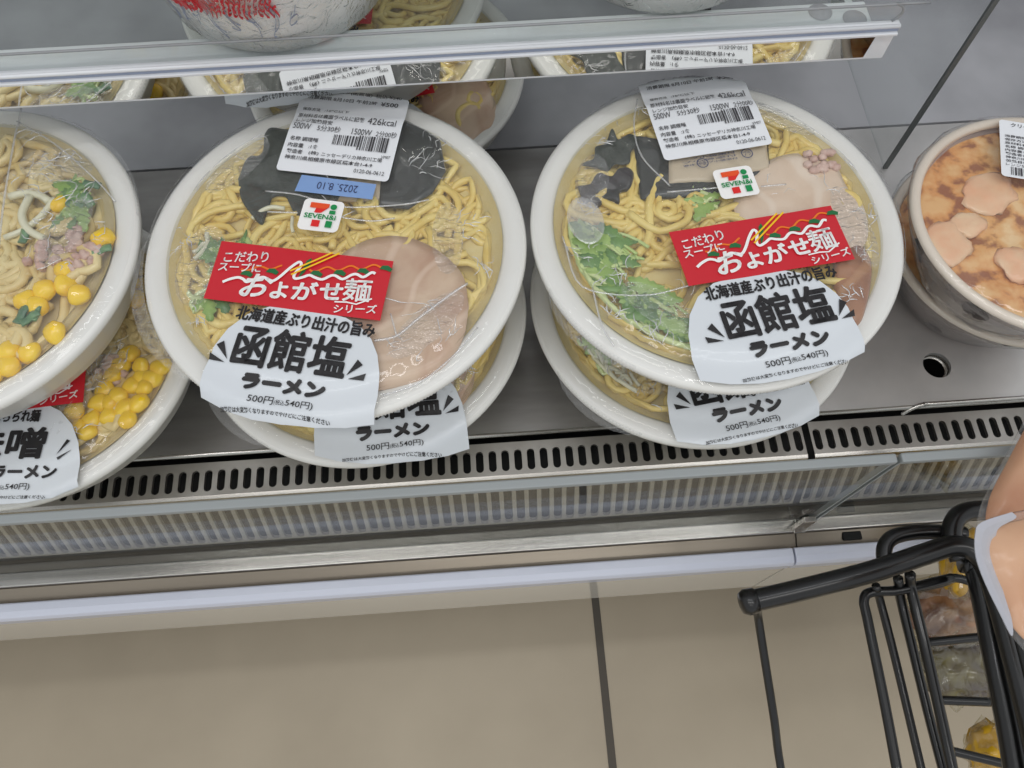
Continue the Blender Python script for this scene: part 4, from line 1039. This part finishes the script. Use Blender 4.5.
# ---------------------------------------------------------------- upper shelf
def shelf():
    yr = .3085; xe = .2165; t = empty('display_shelf', (0, .45, .158), 0, 'upper shelf with a clear front lip and a mirrored price rail', 'shelf'); 
    def B(x0, y0, z0, x1, y1, z1, nm, mt, bevel=0):
        b = MB(); b.box(x0, y0-.45, z0-.158, x1, y1-.45, z1-.158); return b.build(nm, mt, t, bevel=bevel)
    B(X0, .3306, .1545, xe-.012, .60, .1577, 'glass_plate', 'glass')
    B(X0, .3135, .150, xe-.012, .3305, .1578, 'front_bar', 'strip_light', .0008)
    b = MB(); b.prism([(yr+.0012-.45, .0001), (yr+.0012-.45, .0026), (yr+.0042-.45, .0026), (yr+.005-.45, .0001)], X0, xe); r = b.build('price_rail', 'rail_white', t, bevel=.0006)
    def RB(x0, y0, z0, x1, y1, z1, nm, mt, bevel=0):
        b = MB(); b.box(x0, y0-.45, z0-.158, x1, y1-.45, z1-.158); return b.build(nm, mt, r, bevel=bevel)
    RB(X0, yr-.0004, .1400, xe-.001, yr+.004, .1580, 'rail_body', 'rail_white', .0006); RB(X0, yr-.0026, .1562, xe-.001, yr, .1578, 'rail_brow', 'rail_white', .0004)
    b = MB(); b.prism([(yr-.0022-.45, .1562-.158), (yr-.0006-.45, .1417-.158), (yr+.0002-.45, .1417-.158), (yr+.0002-.45, .1562-.158)], X0, xe-.012); b.build('mirror_strip', 'mirror', r)
    b = MB(); b.tube([(X0, yr-.0006-.45, .1608-.158), (xe-.001, yr-.0006-.45, .1608-.158)], .0011, 10); b.build('rail_ridge', 'rail_white', r, smooth=True)
    b = MB(); b.box(X0, yr-.0008-.45, .1580-.158, xe-.001, yr+.001-.45, .1598-.158); b.build('rail_groove', 'rail_blue', r)
    # clear lip with a rounded end
    b = MB(); pr_ = [(X0, .0025), (xe-.004, .0025), (xe-.001, .006), (xe-.001, .009), (xe-.003, .0115), (xe-.007, .0125), (X0, .0125)]
    vs = [(x, yr+.0025-.45, z) for x, z in pr_]+[(x, yr+.0045-.45, z) for x, z in pr_]; k = len(pr_)
    b.add(vs, [tuple(range(k)), tuple(range(k, 2*k))[::-1]]+[(i, (i+1) % k, (i+1) % k+k, i+k) for i in range(k)]); lp = b.build('clear_lip', 'acrylic', t)
    b = MB(); b.tube(catmull([(X0, yr+.0035-.45, .0125), (-.2, yr+.0035-.45, .0125), (xe-.02, yr+.0035-.45, .0125), (xe-.007, yr+.0035-.45, .0125), (xe-.003, yr+.0035-.45, .0115), (xe-.001, yr+.0035-.45, .009), (xe-.001, yr+.0035-.45, .006), (xe-.004, yr+.0035-.45, .0025)], 4), .0007, 6); b.build('lip_edge', 'lip_edge', lp, smooth=True)
    for x, v in ((.1795, .0105), (.196, .0045)):
        b = MB(); b.lathe([(0, .0), (.0042, 0), (.0052, -.0006), (.0062, -.0006)], 24)
        o = b.build('stud', 'lip_edge', t, smooth=True); o.location = (x, .3135-.45+v, .0006)
    b = MB(); b.box(xe-.022, .32-.45, -.012, xe-.018, .6-.45, -.001); b.build('side_bracket', 'strip_light', t)
    b = MB(); b.box(.1225, .335-.45, -.014, .1255, .6-.45, -.004); b.build('centre_bracket', 'joint_dark', t)
shelf()
# acrylic divider
b = MB(); b.box(-.0012, 0, 0, .0012, .27, .22)
dv = empty('acrylic_divider', (at(884.7, 166.7, z=0).x, at(884.7, 166.7, z=0).y, 0), 0, 'upright clear acrylic divider between the ramen and the gratin cups', 'divider')
b.build('sheet', 'acrylic', dv)
b = MB(); b.box(-.0016, -.002, 0, .0016, 0, .22); b.build('front_edge', 'acrylic_edge', dv)

# wrapped bowls on the shelf, seen from below their rims
def shelf_bowl(x, y, label, red, r0=.057):
    t = empty('wrapped_cup', (x, y, .1585), 0, label, 'packed meal', 'wrapped cups on the upper shelf')
    k = r0/.057
    b = MB(); b.lathe([(0, .001), (.050*k, .001), (.054*k, 0), (.057*k, .0015), (.062*k, .02), (.068*k, .045), (.073*k, .066), (.0755*k, .067), (.0755*k, .0695), (.071*k, .0695), (0, .066)], 128)
    b.build('cup', 'white_plastic', t, smooth=True)
    b = MB(); b.lathe([(.0565*k, .0004), (.0592*k, .004), (.0612*k, .012), (.0635*k, .02), (.067*k, .034), (.0705*k, .048), (.0745*k, .062), (.0775*k, .0665), (.0775*k, .0705), (.0, .0715)], 200,
                      mod=lambda i, a, r, z: (r+.0010*noise.noise(Vector((a*12, z*70, x*30)))*(0 < i < 7), z)); b.build('film', 'film_crinkle', t, smooth=True)
    if red:
        # printed band of the crumpled wrap: red strokes above grey swirls
        for nm, mt, rows in (('red_print', 'red', range(3, 12)), ('grey_print', 'rail_blue', range(0, 2))):
            b = MB()
            for row in rows:
                for q in range(40):
                    a = math.radians(208+q*2.1+(row % 2)*1.1); z0 = .0165+row*.0042+.002*noise.noise(Vector((q*.4, row*.5, 3))); pts = []
                    if mt == 'red' and a > math.radians(208+40*2.1*.86)-row*.01: continue
                    if mt != 'red' and q % 4: continue
                    m_ = 1 if mt == 'red' else 3.0
                    for j in range(6):
                        aa = a+m_*.010*math.sin(j*1.3+q*.7+row); zz = z0+m_*(j*.0009-.0016*math.sin(j*.9+q)); rr = (.057+(zz)*.243+.0012)*k; pts.append((rr*math.cos(aa), rr*math.sin(aa), zz))
                    b.tube(catmull(pts, 3), .00085 if m_ == 1 else .0004, 5, flat=.4)
            b.build(nm, mt, t, smooth=True)
    return t
shelf_bowl(-.1, .3725, 'white wrapped cup with red print standing behind the clear lip of the upper shelf', True)
shelf_bowl(.105, .3835, 'plain white wrapped cup on the upper shelf above the greens ramen pack', False)
# pack at the shelf's right end
t = empty('wrapped_tray', (.199, .44, .1585), .05, 'pale wrapped tray at the right end of the upper shelf', 'packed meal')
b = MB()
b.add([(x, y, z) for z, k in ((0, .8), (.02, 1)) for x, y in ((-.018*k, -.065*k), (.016*k, -.065*k), (.016*k, .05*k), (-.018*k, .05*k))], [(0, 3, 2, 1), (4, 5, 6, 7), (0, 1, 5, 4), (1, 2, 6, 5), (2, 3, 7, 6), (3, 0, 4, 7)])
b.build('tray', 'paper_white', t, bevel=.003)
b = MB(); b.blob((0, 0, .021),   .011, .042, .008, 16, 10, .3, 2, 4); b.build('filling', 'bread_pale', t, smooth=True)

# ---------------------------------------------------------------- black wire rack with bagged bread
rk = empty('wire_rack', (.25, -.05, -.30), 0, 'black wire rack of bagged bread standing in front of the case', 'display rack')
OR = Vector((.25, -.05, -.30))
def P(u, v, z): return at(u, v, z=z)-OR
def bar(nm, pts, r, k=6, n=12):
    b = MB(); q = catmull(pts, k) if len(pts) > 2 else pts; b.tube(q, r, n); return b.build(nm, 'black_paint', rk, smooth=True)
Z1 = .03
fr = bar('top_frame', [P(748, 602, Z1), P(800, 590, Z1), P(870, 572, Z1), P(925, 554, Z1), P(952, 546, Z1), P(972, 550, Z1), P(986, 566, Z1), P(998, 600, Z1), P(1012, 650, Z1), P(1030, 720, Z1), P(1050, 800, Z1), P(1120, 1010, Z1)], .0057)
c_ = MB(); e = P(748, 602, Z1); d = (P(748, 602, Z1)-P(800, 590, Z1)).normalized(); c_.tube([e-d*.004, e+d*.001, e+d*.0035, e+d*.0045], .0066, 14, rs=[.0066, .0068, .0055, .002]); c_.build('end_cap', 'black_paint', fr, smooth=True)
bar('inner_frame', [P(962, 562, .012), P(975, 566, .012), P(984, 600, .012), P(996, 660, .012), P(1010, 730, .012), P(1020, 790, .012)], .0062)
bar('outer_frame', [P(992, 552, .035), P(1003, 580, .035), P(1016, 620, .035), P(1032, 680, .035), P(1050, 760, .035)], .0042)
bar('support_rod', [P(757, 606, .02), P(758, 616, .005), P(764, 655, -.01), P(774, 718, -.03), P(784, 785, -.05), P(830, 1000, -.05)], .0024, n=10)
for pts in ([(952, 578), (900, 590), (872, 592), (864, 600), (868, 622), (884, 700), (899, 780)],):
    bar('side_wire', [P(u, v, -.005-.0003*i) for i, (u, v) in enumerate(pts)], .0028, n=10)
bar('side_wire', [P(876, 586, .0), P(880, 600, -.012), P(893, 650, -.02), P(908, 712, -.03), P(925, 785, -.04)], .0024, n=10)
bar('side_wire', [P(898, 578, .0), P(901, 600, -.012), P(913, 650, -.02), P(928, 712, -.03), P(947, 785, -.04)], .0027, n=10)
bar('side_wire', [P(910, 574, .004), P(912, 592, -.006), P(926, 650, -.012), P(940, 712, -.02), P(956, 785, -.03)], .0030, n=10)
bar('cross_wire', [P(905, 590, -.012), P(940, 583, -.012), P(955, 578, -.012), P(978, 584, -.012)], .0026, n=10)
for (a, b_, z) in (((922, 643), (980, 637), -.03), ((938, 700), (990, 702), -.045), ((948, 750), (1005, 764), -.06)):
    bar('cross_wire', [P(*a, z), P((a[0]+b_[0])/2, (a[1]+b_[1])/2, z), P(*b_, z)], .0026, n=10)
bar('rear_loop', [P(887, 572, .02), P(884, 556, .02), P(886, 544, .02), P(896, 536, .02), P(918, 532, .02), P(948, 532, .02), P(965, 534, .02)], .0042)
bar('rear_loop', [P(960, 560, .025), P(952, 540, .025), P(954, 522, .025), P(966, 512, .025), P(990, 509, .025), P(1040, 505, .025), P(1320, 495, .025)], .0052)
for x, y in ((748, 590), (1060, 590), (790, 800), (1080, 800)):
    pass
# rack uprights down to the floor
def upright(u, v, z): 
    p = at(u, v, z=z); b = MB(); b.tube([p-OR, Vector((p.x, p.y, -.299))-OR], .0045, 10); b.build('leg', 'black_paint', rk, smooth=True)
for a in ((1120, 1010, .02), (1320, 560, .025)): upright(*a)
q_ = at(830, 1000, z=-.05); b = MB(); b.tube([q_-OR, Vector((q_.x+.02, q_.y-.03, -.299))-OR], .0024, 10); b.build('leg', 'black_paint', rk, smooth=True)

def bread_bag(pts, z, th, label, mat, sealpts=None, tilt=0):
    """pillow bag traced as a closed outline lying in a slightly tilted plane"""
    W = [at(u, v, z=z) for u, v in pts]; c = sum(W, Vector())/len(W); t = empty('bread_bag', (c.x, c.y, z), 0, label, 'bread bag', 'bread bags on the wire rack')
    Q = catmull([w-c for w in W+W[:1]], 5)[:-1]; n = len(Q); vs = []; fs = []
    rings = [0, .2, .4, .55, .7, .82, .9, .96, 1]
    for sgn in (1, -1):
        o = len(vs)
        for s in rings:
            for p in Q:
                h = (1-s**3)*th*.5*sgn; q = p*max(s, .002)
                vs.append((q.x, q.y, h+.0015*noise.noise(Vector((q.x*70, q.y*70, sgn+z*30)))*(1-s)))
        for i in range(len(rings)-1):
            for j in range(n): fs.append((o+i*n+j, o+i*n+(j+1) % n, o+(i+1)*n+(j+1) % n, o+(i+1)*n+j))
    b = MB(); b.add(vs, fs); b.build('bag_film', 'bag_film', t, smooth=True)
    b = MB(); k = .84 if sealpts else .74
    b.add([(v[0]*k, v[1]*k, v[2]*.86-.0006) for v in vs], fs); b.build('bread', mat, t, smooth=True)
    if sealpts:
        S = catmull([at(u, v, z=z+.002)-Vector((c.x, c.y, z)) for u, v in sealpts+sealpts[:1]], 4)[:-1]; b = MB(); n = len(S)
        vs = [s for s in S]+[s-Vector((0, 0, .0006)) for s in S]
        b.add(vs, [tuple(range(n)), tuple(range(n, 2*n))[::-1]]+[(i, (i+1) % n, (i+1) % n+n, i+n) for i in range(n)]); b.build('seal_band', 'bag_seal', t)
    return t
bread_bag([(1060, 400), (1035, 405), (1020, 428), (1002, 462), (988, 488), (979, 512), (978, 540), (1010, 545), (1060, 540)], .075, .012, 'bagged brown bread at the right edge, rear of the two bags lying on top', 'bread')
bread_bag([(1066, 490), (1030, 508), (1005, 514), (982, 522), (975, 534), (975, 552), (984, 580), (1000, 615), (1016, 642), (1040, 660), (1066, 640)], .10, .012, 'bagged peach coloured bread with a white sealed edge, front one at the right edge', 'bread_pale',
          [(1012, 512), (982, 522), (975.5, 533), (976, 556), (985, 582), (1000, 613), (1012, 636), (1012, 620), (1003, 590), (997, 560), (996, 540), (999, 528), (1016, 518)])
def small_bag(c, rx, ry, rot, z, label, mat, seed):
    p = at(*c, z=z); t = empty('bread_bag', p, rot, label, 'bread bag')
    b = MB(); b.blob((0, 0, 0), rx, ry, .012, 26, 14, .35, 2.2, seed); b.build('contents', mat, t, smooth=True)
    b = MB(); b.blob((0, 0, .0005), rx*1.08, ry*1.08, .0145, 26, 14, .5, 3.0, seed+1); b.build('bag_film', 'tray', t, smooth=False)
small_bag((948, 610), .026, .020, .3, -.075, 'small bag of brown pastry seen through the rack below its rear crossbar', 'bag_choc', 3)
small_bag((958, 668), .024, .021, -.2, -.09, 'olive and purple snack bag seen through the rack between two lower cross wires', 'bag_olive', 6)
small_bag((962, 560), .012, .022, -.5, -.05, 'yellowish snack bag behind the corner of the black rack frame', 'bag_yellow', 9)
small_bag((992, 752), .014, .018, -.5, -.09, 'yellow snack bag at the lowest cross wire in the bottom right corner', 'bag_yellow', 12)

# ---------------------------------------------------------------- light
def area(name, loc, size, power, rot=(0, 0, 0), col=(1, 1, 1)):
    l = bpy.data.lights.new(name, 'AREA'); l.shape = 'RECTANGLE'; l.size, l.size_y = size; l.energy = power; l.color = col
    o = bpy.data.objects.new(name, l); COL.objects.link(o); o.location = loc; o.rotation_euler = rot; return o
area('ceiling_lamp', (-.5, -.5, 2.1), (1.2, .3), 5, (math.radians(-12), 0, 0), (1, .98, .95))
area('ceiling_lamp', (.9, -.5, 2.1), (1.2, .3), 5, (math.radians(-12), 0, 0), (1, .98, .95))
area('ceiling_lamp', (.1, -1.6, 2.1), (1.2, .3), 14, (math.radians(-40), 0, 0), (1, .98, .95))
area('case_lamp', (0, .22, 1.15), (1.4, .06), 1.8, (math.radians(12), 0, 0), (.96, .98, 1))
w = bpy.data.worlds.new('store'); SC.world = w; w.use_nodes = True
bg = w.node_tree.nodes['Background']; bg.inputs[0].default_value = (.80, .82, .84, 1); bg.inputs[1].default_value = .72
vs_ = SC.view_settings; vs_.view_transform = 'Standard'; vs_.look = 'None'; vs_.gamma = 1; vs_.use_curve_mapping = False; vs_.exposure = .1
